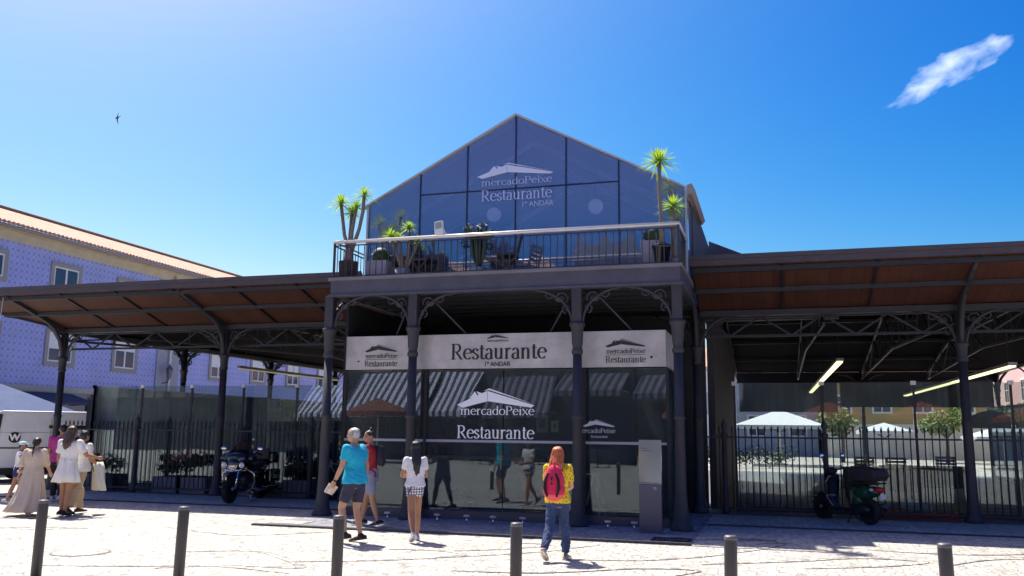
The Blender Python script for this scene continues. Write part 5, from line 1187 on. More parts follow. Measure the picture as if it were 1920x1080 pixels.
    def top(s, c, t0=-.04, sleeve=.55, off=.011, name='shirt', loose=0, disp=.009):
        m = MB(); s.torso(m, t0, .312, off, loose)
        if sleeve:
            for i in (0, 1): s.arm(m, i, sleeve, off+.001)
        return fuse(m, name, c, s.e, .011, 3, disp, seed=s.H*7)
    def shorts(s, c, t1=.7, off=.014, name='shorts', wide=0, top=.075, disp=.009):
        m = MB(); s.torso(m, -.07, top, off-.002)
        for i in (0, 1): s.leg(m, i, t1, off+.004, wide)
        return fuse(m, name, c, s.e, .011, 3, disp, seed=s.H*3)
    def hairball(s, parts, c, name='hair', disp=.012, vox=.009):
        """parts: ellipsoids in head units"""
        k = s.H*.0645; T = s.HT; m = MB()
        for x, y, z, rx, ry, rz in parts: m.ball(T @ Vector((x*k, y*k, z*k)), rx*k, ry*k, rz*k, 14, T=T.to_3x3().to_4x4())
        me = fuse(m, name, c, s.e, vox, 2, disp, seed=3)
        return me
def hairmat(name, col, rough=.45):
    if name in MATS: return MATS[name]
    m = mat(name, col, rough); t = m.node_tree; b = t.nodes['Principled BSDF']
    w = N(t, 'ShaderNodeTexNoise'); w.inputs['Scale'].default_value = 1; w.inputs['Detail'].default_value = 3
    mpp = N(t, 'ShaderNodeMapping'); mpp.inputs['Scale'].default_value = (90, 90, 5); t.links.new(N(t, 'ShaderNodeTexCoord').outputs['Object'], mpp.inputs[0]); t.links.new(mpp.outputs[0], w.inputs['Vector'])
    r = N(t, 'ShaderNodeValToRGB'); e_ = r.color_ramp.elements; e_[0].position = .35; e_[0].color = (*[c*.45 for c in col], 1); e_[1].position = .7; e_[1].color = (*[min(1, c*1.35) for c in col], 1)
    t.links.new(w.outputs[0], r.inputs[0]); t.links.new(r.outputs[0], b.inputs['Base Color'])
    bp = N(t, 'ShaderNodeBump'); bp.inputs['Strength'].default_value = .7; bp.inputs['Distance'].default_value = .01; t.links.new(w.outputs[0], bp.inputs['Height']); t.links.new(bp.outputs[0], b.inputs['Normal'])
    return m
CAPH = [(0, -.12, .3, .80, .92, .80), (0, -.35, -.05, .76, .66, .7)]
def longhair(z1, w0=.7, w1=.45, y=-.6, extra=()):
    L = list(CAPH); n = 14
    for j in range(n):
        t = j/(n-1); L.append((0, y-.95*min(1, t*1.5), .1+(z1-.1)*t, w0+(w1-w0)*t+.1*math.sin(math.pi*t), .36-.1*t, .62))
    return L+list(extra)
def strands(P_, mt, z1, w0, w1, n=44, back=1.5, seed=1, wave=.05):
    k = P_.H*.0645; T = P_.HT; m = MB(); rnd = random.Random(seed)
    for x, y, z, rx, ry, rz in CAPH: m.ball(T @ Vector((x*k, y*k, z*k)), rx*k, ry*k, rz*k, 14, T=T.to_3x3().to_4x4())
    for j in range(n):
        s_ = (j+.5)/n*2-1; s_ += rnd.uniform(-.03, .03); lay = rnd.choice((0, .16, .3)); ze = z1*rnd.uniform(.84, 1.02)*(1-.12*abs(s_)); ph = rnd.uniform(0, 6.3)
        pts = []; N_ = 12
        for i in range(N_+1):
            t = i/N_
            if t < .3: a = t/.3*R_(105); x = s_*.80*math.sin(a)**.6*(1-.08*t) if t > 0 else s_*.1; y = -.1-.86*math.sin(a)*math.sqrt(max(.08, 1-s_*s_*.75)); z = .32+.80*math.cos(a)
            else:
                q = (t-.3)/.7; x = s_*((w0)*(1-q)+w1*q)*(1+.12*math.sin(3*q)); y = -.1-.83*math.sqrt(max(.08, 1-s_*s_*.75))-(back-.8)*min(1, q*1.7)+lay*.5; z = .11+(ze-.11)*q
            x += wave*math.sin(ph+t*9)*t; y += wave*math.cos(ph*1.7+t*8)*t
            pts.append(T @ Vector((x*k, y*k, z*k)))
        m.tube(pts, [(.085*k) if i < N_-2 else (.085*k*(N_-i+.6)/3) for i in range(N_+1)], 6)
    return fuse(m, 'hair', mt, P_.e, .0065, 1, 0)
HB = hairmat('hair_black', (.02, .016, .016)); HR_ = hairmat('hair_red', (.50, .13, .035)); HBR = hairmat('hair_brown', (.10, .055, .03)); HGR = hairmat('hair_grey', (.48, .47, .47))
# --- man in turquoise walking left
p = Person(-5.74, 11.52, 82, 1.6, 'grey haired man in turquoise T-shirt and navy shorts holding a leaflet, walking left', legs=((22, 34), (4, 16)), arms=((12, 6, 18, 5), (-14, 8, 22, 8)), lean=4, w=1.12, skin='olive')
p.body(hands=((45, 25), (45, 20))); p.top(cloth('turquoise', (.01, .42, .62)), -.05, .62, .014, 'tshirt', loose=.1); p.shorts(cloth('navy', (.035, .035, .07)), .78, .016, wide=0)
p.hairball([(0, -.22, .34, .80, .84, .72), (0, -.5, 0, .7, .5, .5), (-.5, -.1, .1, .3, .4, .3), (.5, -.1, .1, .3, .4, .3)], HGR, disp=.008)
for i in (0, 1): p.shoe(i, cloth('shoe_black', (.02, .02, .02)), (.05, .05, .05), .02)
m = MB(); w_ = p.J['wr', 0]; m.tube([w_-p.J['fd', 0]*.03, w_-p.J['fd', 0]*.005], .029, 10); m.build('wristwatch', BLACKM, p.e, world=False)
LF = p
# leaflet in his hand: own thing
def world_of(P_, v): return P_.e.matrix_basis @ v if False else Vector(P_.e.location)+Matrix.Rotation(P_.e.rotation_euler.z, 3, 'Z') @ v
hp = world_of(p, p.J['wr', 0]+p.J['fd', 0]*.12); e = empty('leaflet', hp, 'folded printed leaflet in the hand of the man in turquoise', 'leaflet', rz=R_(20))
def papermat(name, c2):
    m = mat(name, (.85, .83, .78), .6, var=.5, vscale=14, col2=c2); return m
m = MB(); m.prism([(-.09, -.05), (.02, -.09), (.1, .02), (-.02, .07)], 'y', -.002, .002); m.build('cover', papermat('leaflet_print', (.5, .25, .08)), e, world=False)
m = MB(); m.prism([(-.10, -.04), (.0, -.085), (.085, .03), (-.035, .08)], 'y', .006, .009); m.build('inner_page', mat('paper', (.85, .84, .8), .7), e, world=False)
# --- person in red tank top
p = Person(-6.42, 13.45, 98, 1.56, 'person in red sleeveless top and grey shorts, hair tied up, behind the turquoise-shirted man', legs=((-10, 6), (14, 4)), arms=((8, 6, 60, 30), (5, 6, 60, 30)), headturn=38, skin='tan', w=.98)
p.body(); p.top(cloth('red', (.36, .02, .03)), -.05, .12, .012, 'tank_top'); p.shorts(cloth('grey_short', (.26, .27, .36)), .82, .018)
p.hairball(CAPH[:1]+[(0, -.3, .2, .72, .6, .6), (0, -.25, 1.15, .3, .3, .34)], HB, disp=.008)
for i in (0, 1): p.shoe(i, cloth('shoe_black', (.02, .02, .02)), (.3, .3, .3), .005)
c = world_of(p, p.P(.19, .03, -.155)); e = empty('backpack', c, 'dark backpack worn by the person in the red top', 'backpack', rz=R_(98))
m = MB(); m.ball((0, 0, .02), .12, .075, .17, 16); m.ball((0, -.04, -.06), .1, .05, .1, 12); fuse(m, 'bag_body', cloth('bag_dark', (.035, .03, .045), .5), e, .012, 4)
m = MB()
for sx in (-1, 1): m.tube([(sx*.09, .07, .15), (sx*.1, .14, .2), (sx*.1, .24, .1), (sx*.1, .22, -.1)], (.012), 6)
m.build('strap', cloth('bag_dark', (.035, .03, .045)), e, world=False)
# --- dark haired girl
p = Person(-5.02, 12.0, 34, 1.42, 'girl with long black hair, white T-shirt and checked shorts, seen from behind', legs=((-16, 20), (14, 8)), arms=((14, 14, 70, 25), (8, 10, 75, 25)), skin='tan', w=.82, lean=1)
p.body(); p.top(cloth('white_tee', (.80, .78, .80)), -.0, .6, .016, 'tshirt', loose=.12); p.shorts(patterned('checked_cloth', 'check', (.75, .74, .78), (.10, .10, .18), 26), .3, .016, top=.06)
m = MB(); p.torso(m, .02, .075, .02); fuse(m, 'belt', cloth('navy', (.035, .035, .07)), p.e, .01, 2)
strands(p, HB, -4.6, .78, .5, 44, 1.45, 3, .04)
for i in (0, 1): p.shoe(i, cloth('shoe_grey', (.42, .46, .50)), (.75, .75, .75), .0)
# --- red haired woman with pink backpack
p = Person(-2.64, 10.96, -4, 1.40, 'woman with long red hair, yellow patterned blouse and blue jeans, seen from behind', legs=((-16, 26), (10, 4)), arms=((22, 12, 55, 15), (12, 5, 70, 25)), skin='fair', w=.93, lean=1)
p.body(); p.top(patterned('yellow_print', 'dots', (.85, .58, .02), (.12, .2, .04), 38), -.04, .75, .016, 'blouse', loose=.08)
m = MB(); p.torso(m, -.07, .02, .014)
for i in (0, 1): p.leg(m, i, 1.93, .014, .012)
fuse(m, 'jeans', mat('denim', (.045, .08, .20), .85, var=.45, vscale=7, bump=.5, bscale=35), p.e, .011, 3, .013)
strands(p, HR_, -2.7, .92, .85, 52, 1.5, 5, .07)
for i in (0, 1): p.shoe(i, cloth('shoe_sand', (.55, .38, .2)), (.75, .6, .4), .0)
c = world_of(p, p.P(.15, .0, -.16)); e = empty('backpack', c, 'pink and black backpack worn by the red haired woman', 'backpack', rz=R_(-4))
PK = cloth('pink', (.72, .025, .10), .2); PK2 = cloth('coral', (.85, .12, .13), .1)
m = MB(); m.ball((0, 0, .03), .135, .1, .2, 18); m.ball((0, .0, -.07), .145, .1, .14, 18); m.ball((0, 0, .14), .1, .08, .1, 14); fuse(m, 'bag_body', [PK, PK2], e, .01, 4, paint=lambda c: 1 if c.z < -.125 else 0)
for sx in (-1, 1):
    m = MB(); m.tube([(sx*.045, -.085, .14), (sx*.085, -.095, .06), (sx*.095, -.1, -.04), (sx*.06, -.09, -.15)], [(.012, .014), (.028, .016), (.032, .018), (.012, .014)], 10); fuse(m, 'mesh_pocket', cloth('mesh_black', (.012, .01, .015)), e, .007, 2)
    m = MB(); m.tube([(sx*.08, .06, .15), (sx*.085, .15, .21), (sx*.09, .26, .12), (sx*.09, .25, -.05)], .013, 6); m.build('strap', PK, e, world=False)
m = MB(); m.prism([(-.02, .0), (.02, .0), (0, .035)], 'y', -.108, -.1); m.box(-.012, .012, -.11, -.1, .05, .1); m.build('logo_mark', cloth('bag_dark', (.035, .03, .045)), e, world=False)
m = MB(); m.tube([(0, -.02, .24), (0, -.05, .265), (0, -.02, .28), (0, .02, .25)], .007, 6); m.build('grab_loop', PK, e, world=False)
hp = world_of(p, p.J['wr', 0]+p.J['fd', 0]*.1); e = empty('paper', hp, 'white paper held in the left hand of the red haired woman', 'paper', rz=R_(10))
m = MB(); m.prism([(-.1, -.04), (.04, -.07), (.07, .05), (-.06, .07)], 'y', -.002, .002); m.build('sheet', mat('paper', (.85, .84, .8), .7), e, world=False)
m = MB(); m.prism([(-.08, -.02), (.05, -.05), (.075, .06), (-.05, .085)], 'y', .005, .008); m.build('second_sheet', mat('paper', (.85, .84, .8), .7), e, world=False)
# skirts and dresses
def skirt(P_, rows, name, mt, folds=11, amp=.018, seed=0, thick=True):
    """rows: (centre, rx, ry) top to bottom"""
    m = MB(); n = 72; R = []
    for j, (c, rx, ry) in enumerate(rows):
        t = j/(len(rows)-1); row = []
        for k in range(n):
            a = 2*math.pi*k/n; f = 1+amp/max(rx, .01)*t*(math.sin(folds*a+seed+t*.9)+.6*math.sin((folds*1.7//1)*a+1.3+seed))
            row.append(m.b.verts.new(Vector(c)+Vector((rx*f*math.cos(a), ry*f*math.sin(a), .006*t*math.sin(5*a)))))
        R.append(row)
    for j in range(len(R)-1):
        for k in range(n): f = m._f([R[j][k], R[j+1][k], R[j+1][(k+1) % n], R[j][(k+1) % n]]); f.smooth = True
    o = m.build(name, mt, P_.e, world=False)
    sol = o.modifiers.new('s', 'SOLIDIFY'); sol.thickness = .006; return o
# --- woman in long cream dress
p = Person(-12.78, 12.85, 22, 1.38, 'woman with dark ponytail in a long flowing cream dress, seen from behind at the left', legs=((16, 5), (-20, 12)), arms=((-10, 14, 10, 0), (18, 10, 20, 0)), skin='olive', w=1.0)
p.body(); LIN = cloth('linen', (.62, .50, .38), .1)
p.top(LIN, .02, 1.15, .022, 'dress_bodice', loose=.1, disp=.01)
b = p.base; skirt(p, [((0, 0, b+.10), .155, .115), ((0, 0, b), .18, .14), ((0, -.02, b-.25), .22, .2), ((-.02, -.05, b-.48), .28, .27), ((-.04, -.07, .09), .34, .36)], 'dress_skirt', LIN, 9, .03)
p.hairball(CAPH+[(0, -.95, -.1, .26, .27, .4), (0, -1.2, -.7, .22, .22, .5), (0, -1.42, -1.3, .19, .19, .5), (0, -1.55, -1.9, .16, .16, .5), (0, -1.6, -2.5, .12, .12, .45)], HB, disp=.008)
for i in (0, 1): p.shoe(i, cloth('shoe_white', (.7, .7, .7)), (.6, .6, .6), .0)
m = MB(); m.tube([p.J['wr', 0]-p.J['fd', 0]*.09, p.J['wr', 0]-p.J['fd', 0]*.05], [.045, .05], 12); m.build('cuff', LIN, p.e, world=False)
# --- woman in short white dress
p = Person(-12.15, 12.98, 8, 1.57, 'woman with long wavy brown hair in a short white dress, walking away at the left', legs=((8, 8), (-7, 4)), arms=((4, 10, 10, 0), (16, 26, 62, -10)), skin='tan', w=1.05)
p.body(); WH = cloth('white_dress', (.80, .77, .72), .06)
p.top(WH, .06, .62, .018, 'dress_bodice', loose=.05, disp=.008)
for i in (0, 1):
    m = MB(); q0 = p.J['sh', i].lerp(p.J['elb', i], .35); q1 = p.J['sh', i].lerp(p.J['elb', i], .72); m.tube([q0, q0.lerp(q1, .6), q1], [.055, .075, .07], 14); fuse(m, 'puff_sleeve', WH, p.e, .01, 3, .008)
b = p.base; skirt(p, [((0, 0, b+.20), .14, .105), ((0, 0, b+.08), .165, .13), ((0, 0, b-.08), .205, .17), ((0, -.01, b-.24), .245, .21)], 'dress_skirt', WH, 8, .02)
strands(p, HBR, -3.3, .95, .62, 46, 1.6, 8, .16)
for i in (0, 1): p.shoe(i, cloth('sandal_black', (.02, .018, .02)), (.04, .04, .04), -.01)
# --- person in beige trousers partly hidden by her
p = Person(-12.22, 13.35, -6, 1.5, 'person in white shirt and loose beige trousers, half hidden behind the white dress', legs=((14, 8), (-16, 12)), arms=((0, 8, 10, 0), (10, 3, 55, 10)), skin='tan', w=1.0)
p.body(); p.top(cloth('white_shirt', (.76, .73, .70), .08), -.03, .75, .02, 'shirt', loose=.15, disp=.009)
m = MB(); p.torso(m, -.07, .05, .014)
for i in (0, 1): p.leg(m, i, 1.9, .018, .03)
fuse(m, 'trousers', cloth('beige', (.55, .40, .24), .15), p.e, .011, 3, .012)
p.hairball(CAPH+[(0, -.9, .1, .35, .3, .35)], HB, disp=.01)
for i in (0, 1): p.shoe(i, cloth('shoe_brown', (.07, .045, .03)), (.06, .05, .04), .0)
hp = world_of(p, p.J['wr', 1]+p.J['fd', 1]*.02)
e = empty('draped_jacket', hp, 'cream jacket draped over the forearm of the person in beige trousers', 'jacket', rz=R_(-10))
class Q_: pass
q = Q_(); q.e = e; skirt(q, [((0, 0, .05), .06, .09), ((.02, 0, -.04), .075, .11), ((.05, 0, -.22), .10, .10), ((.09, 0, -.46), .14, .09)], 'jacket_cloth', cloth('cream_jacket', (.72, .70, .58), .1), 5, .02)
m = MB(); m.ball((.0, -.07, -.06), .05, .04, .09, 12); fuse(m, 'bag_body', cloth('olive_bag', (.16, .19, .12)), e, .01, 2, .006)
# --- man in pink shirt
p = Person(-14.55, 15.3, 30, 1.6, 'dark haired man in a magenta pink shirt and black trousers beyond the walkers', legs=((12, 6), (-10, 8)), arms=((5, 6, 20, 5), (5, 6, 30, 5)), skin='tan', w=1.1, headturn=20)
p.body(); p.top(cloth('magenta', (.50, .05, .24)), -.05, .8, .014, 'polo_shirt', loose=.06)
m = MB(); p.torso(m, -.07, .03, .013)
for i in (0, 1): p.leg(m, i, 1.93, .013, .012)
fuse(m, 'trousers', cloth('black_trouser', (.018, .018, .022)), p.e, .012, 3, .008)
p.hairball([(0, -.18, .32, .78, .86, .74), (0, -.45, 0, .68, .5, .5)], HB, disp=.008)
for i in (0, 1): p.shoe(i, cloth('shoe_white', (.7, .7, .7)), (.6, .6, .6), .0)
# --- child with cap
p = Person(-14.85, 14.55, -48, 1.25, 'child in pale cap, white top and navy shorts beside the white van', legs=((10, 5), (-12, 8)), arms=((-14, 8, 8, 0), (12, 8, 25, 0)), skin='tan', w=.95)
p.body(); p.top(cloth('white_tee', (.80, .78, .80)), .0, .1, .012, 'vest_top'); p.shorts(cloth('navy_blue', (.03, .035, .14)), .42, .015, top=.09)
p.hairball([(0, -.28, .1, .78, .78, .62), (0, -.75, -.3, .3, .3, .5)], HB, disp=.008)
CP = cloth('mint', (.55, .78, .76), .05)
k = p.H*.0645; m = MB(); T = p.HT; m.ball(T @ Vector((0, -.1*k, .48*k)), .86*k, .96*k, .66*k, 16, T=T.to_3x3().to_4x4()); m.ball(T @ Vector((0, .95*k, .42*k)), .55*k, .6*k, .07*k, 12, T=T.to_3x3().to_4x4()); fuse(m, 'cap', CP, p.e, .008, 2)
for i in (0, 1): p.shoe(i, cloth('shoe_white', (.7, .7, .7)), (.6, .6, .6), .01)
# ================================================================== vehicles
def wheel(m_r, m_t, c, r, w, ax=Vector((1, 0, 0)), spokes=0, rim=.62):
    """tyre and rim in the y-z plane, axle along x"""
    c = Vector(c); T = Matrix.Rotation(R_(90), 4, 'Y')
    m_t.lathe([(r*rim, -w*.42), (r*.86, -w*.5), (r*.97, -w*.36), (r, 0), (r*.97, w*.36), (r*.86, w*.5), (r*rim, w*.42), (r*rim, -w*.42)], c, 28, T=T)
    m_r.lathe([(r*rim, -w*.4), (r*rim, w*.4), (r*(rim-.07), w*.4), (r*(rim-.07), -w*.4), (r*rim, -w*.4)], c, 28, T=T); m_r.lathe([(r*.14, -w*.55), (r*.14, w*.55)], c, 12, T=T)
    for k in range(spokes):
        a = 2*math.pi*k/spokes; d = Vector((0, math.cos(a), math.sin(a))); m_r.beam(c+d*r*.1, c+d*r*(rim-.03), .02, .028)
# ---- white van, rear corner towards the walkers
VW = mat('van_white', (.72, .74, .78), .25, coat=.5, var=.04)
ang = math.atan2(.8, .6)-R_(90)       # heading (0.6,0.8)
e = empty('delivery_van', (0, 0, 0), 'white delivery van with a round W emblem parked beyond the walkers at the left', 'van', rz=ang)
hd = Vector((.6, .8, 0)); rt = Vector((.8, -.6, 0)); org = Vector((-20.80, 19.22, 0))-rt*.95; e.location = org    # local: y forward from the rear, x right; right side x=.95
L_ = 4.9
prof = [(.02, .38), (.0, .9), (.06, 1.5), (.16, 1.9), (.3, 1.985), (3.3, 1.985), (3.75, 1.75), (4.2, 1.25), (4.75, 1.05), (4.9, .8), (4.9, .38)]
m = MB(); m.prism(prof, 'x', -.93, .93); m.build('body', VW, e, world=False, bevel=.05)
m = MB(); m.box(-.94, .94, -.05, .1, .25, .5); m.box(-.945, .945, .1, 4.92, .22, .40); m.build('bumper_sill', BLACKM, e, world=False)
m = MB(); m.prism([(.1, .95), (.2, 1.88), (.32, 1.88), (.24, .95), (.2, .42), (.1, .42)], 'x', .932, .948); m.build('rear_pillar_trim', BLACKM, e, world=False)
m = MB(); m.box(.932, .952, .28, 3.4, .93, .965); m.build('side_moulding', BLACKM, e, world=False)
m = MB(); m.box(.931, .937, .3, 3.4, 1.375, 1.385); m.box(.931, .936, 1.55, 1.565, .4, 1.8); m.build('panel_seams', mat('seam', (.2, .2, .22), .6), e, world=False)
m = MB(); m.box(.932, .95, 1.5, 2.9, 1.5, 1.58); m.build('side_rail', BLACKM, e, world=False)
m = MB(); m.box(-.75, .82, -.012, .05, 1.15, 1.75, Matrix.Rotation(R_(-6), 4, 'X')); m.build('rear_window', GL_WIN, e, world=False)
m = MB(); m.box(.955, .935, 3.3, 4.1, 1.2, 1.65); m.build('cab_window', MATS['pane_dark'], e, world=False)
m = MB(); m.box(.80, .945, -.02, .1, .85, 1.2); m.build('tail_light', mat('red_lens', (.5, .01, .015), .2), e, world=False)
m = MB(); m.box(-.945, -.80, -.02, .1, .85, 1.2); m.build('tail_light', mat('red_lens', (.5, .01, .015), .2), e, world=False)
for y in (.95, 4.1):
    for sx in (-.85, .85):
        mt_, mr = MB(), MB(); wheel(mr, mt_, (sx, y, .3), .3, .2, spokes=6); w0 = mt_.build('wheel', RUBBER, e, world=False); mr.build('rim', CHROME, w0, world=False)
T = Matrix.Translation((.94, .66, 1.24)) @ Matrix.Rotation(R_(90), 4, 'Y')
m = MB(); m.lathe([(.15, 0), (.15, .006), (.127, .006), (.127, 0)], (.94, .66, 1.24), 32, False, T=Matrix.Rotation(R_(90), 4, 'Y')); m.build('emblem_ring', BLACKM, e, world=False)
m = MB(); m.lathe([(.108, 0), (.108, .007)], (.94, .66, 1.24), 32, False, T=Matrix.Rotation(R_(90), 4, 'Y')); m.build('emblem_disc', mat('emblem_dark', (.05, .01, .02), .5), e, world=False)
def vtext(txt, size, y, z, m_, nm, bold=0, x=.955):
    c = bpy.data.curves.new(nm, 'FONT'); c.body = txt; c.size = size; c.align_x = 'CENTER'; c.offset = bold
    o = bpy.data.objects.new('tmp', c); COL.objects.link(o); dg = bpy.context.evaluated_depsgraph_get(); me = bpy.data.meshes.new_from_object(o.evaluated_get(dg)); bpy.data.objects.remove(o)
    me.name = nm; me.materials.clear(); me.materials.append(m_); me.transform(Matrix.Translation((x, y, z)) @ Matrix.Rotation(R_(90), 4, 'Z') @ Matrix.Rotation(R_(90), 4, 'X'))
    o = bpy.data.objects.new(nm, me); COL.objects.link(o); o.parent = e; return o
vtext('W', .24, .66, 1.16, VINYL, 'emblem_letter', .012); vtext('XPRS E', .2, 2.2, 1.13, BLACKM, 'side_lettering', .008)
# ---- touring motorcycle, front towards the viewer
fx, fy = -11.08, 16.4; hdg = Vector((.13, -.99, 0)).normalized(); rz = math.atan2(hdg.y, hdg.x)-R_(90)
rr0 = Vector((fx, fy, 0))-hdg*.72
e = empty('motorcycle', rr0, 'black touring motorcycle with windshield and three chrome headlights, before the left railings', 'motorcycle', rz=rz)
LX = Matrix.Rotation(R_(9), 4, 'Y')   # leaning on its stand
def B(m, nm, mt, bevel=0, fz=None, par=None):
    par = par or e
    if fz: return fuse(m, nm, mt, par, fz, 3)
    return m.build(nm, mt, par, world=False, bevel=bevel)
for y, r, nm in ((.74, .3, 'front_wheel'), (-.72, .29, 'rear_wheel')):
    a, b_ = MB(), MB(); wheel(a, b_, (0, y, r), r, .14, spokes=9); w0 = b_.build(nm, RUBBER, e, world=False); a.build('rim', CHROME, w0, world=False)
m = MB()
for k in range(9): t = R_(10+k*18); m.ball((0, .74+.345*math.cos(t), .3+.345*math.sin(t)), .085, .06, .03, 10)
B(m, 'front_fender', BLACKP, fz=.012)
m = MB()
for k in range(9): t = R_(0+k*20); m.ball((0, -.72+.34*math.cos(t), .3+.34*math.sin(t)), .10, .07, .035, 10)
B(m, 'rear_fender', BLACKP, fz=.012)
m = MB()
for sx in (-.1, .1): m.tube([(sx, .74, .3), (sx, .52, .82)], [.035, .028], 10)
B(m, 'fork', CHROME)
m = MB(); m.ball((0, .5, .93), .30, .17, .17, 18); m.ball((-.3, .42, .93), .12, .12, .1, 12); m.ball((.3, .42, .93), .12, .12, .1, 12); m.ball((0, .42, 1.03), .25, .15, .1, 14); m.ball((0, .62, .82), .15, .09, .12, 12); B(m, 'fairing', BLACKP, fz=.014)
m = MB(); A = []
for j in range(5):
    z = 1.02+j*.062; w_ = .25-.022*j-.02*(j == 4); A.append([m.b.verts.new((w_*math.sin(R_(a)), .46-.07*j+.12*(math.cos(R_(a))-1)+.06, z)) for a in range(-60, 61, 15)])
for j in range(4):
    for k in range(8): f = m._f([A[j][k], A[j][k+1], A[j+1][k+1], A[j+1][k]]); f.smooth = True
ws = m.build('windshield', glassm('tinted_screen', (.25, .25, .42), .25, 1.2, (.7, .75, 1)), e, world=False)
Tf = Matrix.Rotation(R_(-90), 4, 'X')
for x, z, r in ((0, .78, .095), (-.2, .79, .058), (.2, .79, .058)):
    m = MB(); m.lathe([(r*.3, -.1), (r*.9, -.05), (r, 0), (r*1.05, .02), (r*.92, .02)], (x, .66, z), 18, T=Tf); h0 = B(m, 'headlight', CHROME)
    m = MB(); m.lathe([(r*.92, .015), (r*.6, .035), (.0005, .042)], (x, .66, z), 18, T=Tf); B(m, 'lens', mat('headlamp_lens', (.8, .82, .85), .08, .4), par=h0)
m = MB(); m.tube([(-.26, .62, .74), (-.14, .68, .68), (0, .7, .665), (.14, .68, .68), (.26, .62, .74)], .016, 8); B(m, 'light_bar', CHROME)
for sx in (-1, 1):
    m = MB(); m.tube([(sx*.06, .38, .66), (sx*.24, .4, .68), (sx*.36, .38, .6), (sx*.37, .36, .42), (sx*.28, .33, .26), (sx*.1, .3, .2)], .017, 8); B(m, 'crash_bar', CHROME)
    m = MB(); m.ball((sx*.27, .6, .72), .03, .03, .03, 10); B(m, 'indicator', mat('amber', (.7, .25, .03), .3))
    m = MB(); m.tube([(sx*.25, .33, 1.02), (sx*.36, .3, 1.1)], .008, 6); m.ball((sx*.42, .29, 1.13), .07, .02, .045, 12); B(m, 'mirror', CHROME)
    m = MB(); m.tube([(0, .3, 1.0), (sx*.2, .24, 1.05), (sx*.38, .1, 1.0)], [.014, .014, .02], 8); B(m, 'handlebar', BLACKM)
    m = MB(); m.box(sx*.2, sx*.36, -1.0, -.45, .38, .66); B(m, 'pannier', BLACKP, .03)
    m = MB(); m.tube([(sx*.16, .1, .3), (sx*.22, -.2, .24), (sx*.24, -1.05, .26)], [.025, .035, .045], 10); B(m, 'exhaust', CHROME)
    m = MB(); m.box(min(sx*.14, sx*.3), max(sx*.14, sx*.3), .0, .3, .2, .23); B(m, 'footboard', CHROME, .006)
m = MB(); m.ball((0, .12, .46), .2, .24, .18, 14); m.ball((0, .2, .32), .15, .2, .12, 12); B(m, 'engine', mat('engine_dark', (.06, .06, .07), .4, .7), fz=.014)
m = MB(); m.ball((0, .12, .78), .16, .3, .14, 16); B(m, 'fuel_tank', BLACKP, fz=.014)
m = MB(); m.ball((0, -.28, .72), .18, .24, .07, 14); m.ball((0, -.6, .8), .16, .16, .07, 14); B(m, 'seat', mat('leather', (.02, .02, .02), .55), fz=.014)
m = MB(); m.box(-.27, .27, -1.08, -.72, .78, 1.04); B(m, 'top_box', BLACKP, .05)
m = MB(); m.box(-.2, .2, -.74, -.66, .86, 1.12); B(m, 'backrest', MATS['leather'], .03)
m = MB(); m.tube([(-.12, .1, .2), (-.24, .16, .02)], .012, 6); m.tube([(-.24, .2, .015), (-.24, .1, .015)], .015, 6); B(m, 'kickstand', CHROME)
m = MB(); m.tube([(0, .55, .8), (0, -.1, .62), (0, -.9, .45)], .04, 8); B(m, 'frame', BLACKM)
m = MB(); m.ball((0, 1.04, .52), .03, .05, .025, 8); m.box(-.05, .05, 1.0, 1.03, .5, .56); B(m, 'fender_badge', CHROME)
# ---- scooter seen from its left rear
rwp = Vector((1.58, 17.02, 0)); hdg = Vector((-.80, .98, 0)).normalized(); rz = math.atan2(hdg.y, hdg.x)-R_(90)
e = empty('scooter', rwp, 'dark green and black scooter with a cargo bag, parked at the right railings', 'scooter', rz=rz)
GRN = mat('green_paint', (.01, .07, .035), .3, coat=.4)
for y, nm in ((1.15, 'front_wheel'), (0, 'rear_wheel')):
    a, b_ = MB(), MB(); wheel(a, b_, (0, y, .235), .235, .11, spokes=5); w0 = b_.build(nm, RUBBER, e, world=False); a.build('rim', mat('rim_grey', (.3, .3, .32), .35, .6), w0, world=False)
m = MB(); m.ball((0, .1, .56), .13, .26, .14, 14); m.ball((0, -.12, .58), .1, .16, .1, 12); m.ball((0, .22, .42), .12, .14, .14, 12); B(m, 'rear_body', GRN, fz=.013)
m = MB(); m.box(-.14, .14, .3, .82, .2, .27); m.ball((0, .3, .28), .12, .12, .1, 12); B(m, 'floorboard', BLACKM, fz=.015)
m = MB(); m.tube([(0, .82, .25), (0, .9, .45), (0, .88, .72), (0, .84, .84)], [(.1, .05), (.17, .05), (.18, .05), (.12, .06)], 14); m.ball((0, .92, .8), .13, .09, .1, 12); B(m, 'leg_shield', BLACKP, fz=.013)
m = MB(); m.tube([(0, 1.13, .3), (0, .92, .7)], .03, 8)
for k in range(7): t = R_(15+k*22); m.ball((0, 1.15+.26*math.cos(t), .235+.26*math.sin(t)), .065, .05, .025, 8)
B(m, 'front_fender', BLACKP, fz=.012)
m = MB(); m.tube([(-.3, .76, .96), (-.15, .84, .93), (0, .86, .92), (.15, .84, .93), (.3, .76, .96)], .017, 8); m.ball((0, .88, .9), .12, .08, .07, 12); B(m, 'handlebar', BLACKM, fz=.009)
for sx in (-1, 1):
    m = MB(); m.tube([(sx*.2, .83, .95), (sx*.25, .84, 1.13)], .007, 6); o = B(m, 'mirror', BLACKM)
    m = MB(); m.ball((sx*.25, .84, 1.18), .055, .018, .055, 14); B(m, 'mirror_glass', mat('mirror_sky', (.5, .65, .9), .05, 1), par=o)
m = MB(); m.ball((0, .22, .71), .13, .2, .055, 14); m.ball((0, -.02, .74), .12, .16, .05, 14); B(m, 'seat', MATS['leather'], fz=.012)
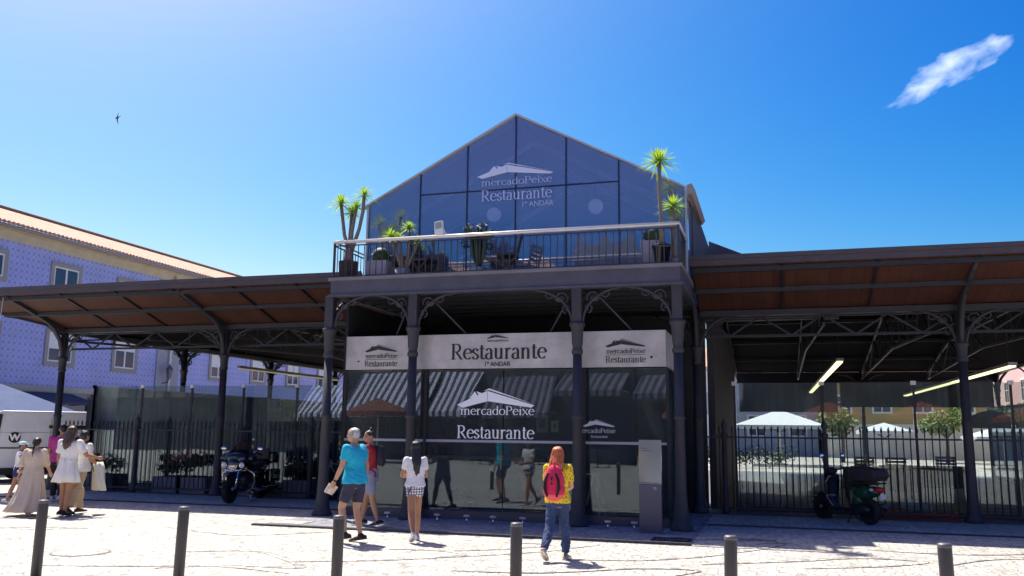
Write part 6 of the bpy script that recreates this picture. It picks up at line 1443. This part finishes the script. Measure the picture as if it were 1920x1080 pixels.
m = MB(); m.tube([(-.1, -.05, .7), (-.1, -.32, .74), (.1, -.32, .74), (.1, -.05, .7)], .012, 6); B(m, 'rear_rack', BLACKM)
m = MB(); m.prism([(.16, .76), (.22, 1.02), (-.3, .96), (-.34, .86), (-.26, .77)], 'x', -.19, .19); B(m, 'cargo_bag', mat('bag_grey', (.04, .035, .04), .8, var=.3), .02)
m = MB(); m.ball((0, -.27, .62), .1, .05, .055, 12); B(m, 'tail_light', mat('red_lens', (.5, .01, .015), .2))
for sx in (-1, 1): m = MB(); m.ball((sx*.13, -.2, .62), .035, .045, .03, 10); B(m, 'indicator', mat('clear_lens', (.6, .6, .6), .2))
m = MB(); m.box(-.06, .06, -.345, -.33, .46, .55); B(m, 'number_plate', WHITEP, .003)
m = MB(); m.tube([(.12, .3, .26), (.14, .0, .28), (.14, -.26, .34)], [.03, .05, .05], 10); B(m, 'exhaust', MATS['engine_dark'])
m = MB(); m.ball((-.1, .1, .27), .05, .22, .08, 12); B(m, 'engine_case', MATS['engine_dark'])
m = MB(); m.tube([(0, .4, .2), (-.16, .36, .01)], .012, 6); m.tube([(0, .4, .2), (.16, .36, .01)], .012, 6); B(m, 'centre_stand', BLACKM)
# ---- bicycle beside the leftmost column
e = empty('bicycle', (-9.15, 17.75, 0), 'dark bicycle leaning at the railings just left of the pavilion, mostly hidden by the column', 'bicycle', rz=R_(80))
for y in (-.5, .5):
    m = MB(); m.lathe([(.30, -.015), (.315, 0), (.30, .015), (.285, 0), (.30, -.015)], (0, y, .315), 32, T=Matrix.Rotation(R_(90), 4, 'Y'))
    for k in range(14): a = k*math.pi/7; m.beam((0, y, .315), (0, y+.3*math.cos(a), .315+.3*math.sin(a)), .003)
    B(m, 'wheel', RUBBER)
m = MB()
for a, b_ in (((0, -.5, .315), (0, -.05, .3)), ((0, -.5, .315), (0, -.2, .75)), ((0, -.05, .3), (0, -.22, .82)), ((0, -.05, .3), (0, .36, .78)), ((0, -.2, .75), (0, .34, .82)), ((0, .5, .315), (0, .34, .88))): m.tube([a, b_], .014, 8)
B(m, 'frame', mat('bike_paint', (.08, .09, .1), .3))
m = MB(); m.ball((0, -.23, .87), .06, .12, .025, 10); B(m, 'saddle', BLACKM)
m = MB(); m.tube([(-.25, .3, .95), (0, .35, .92), (.25, .3, .95)], .012, 8); B(m, 'handlebar', BLACKM)
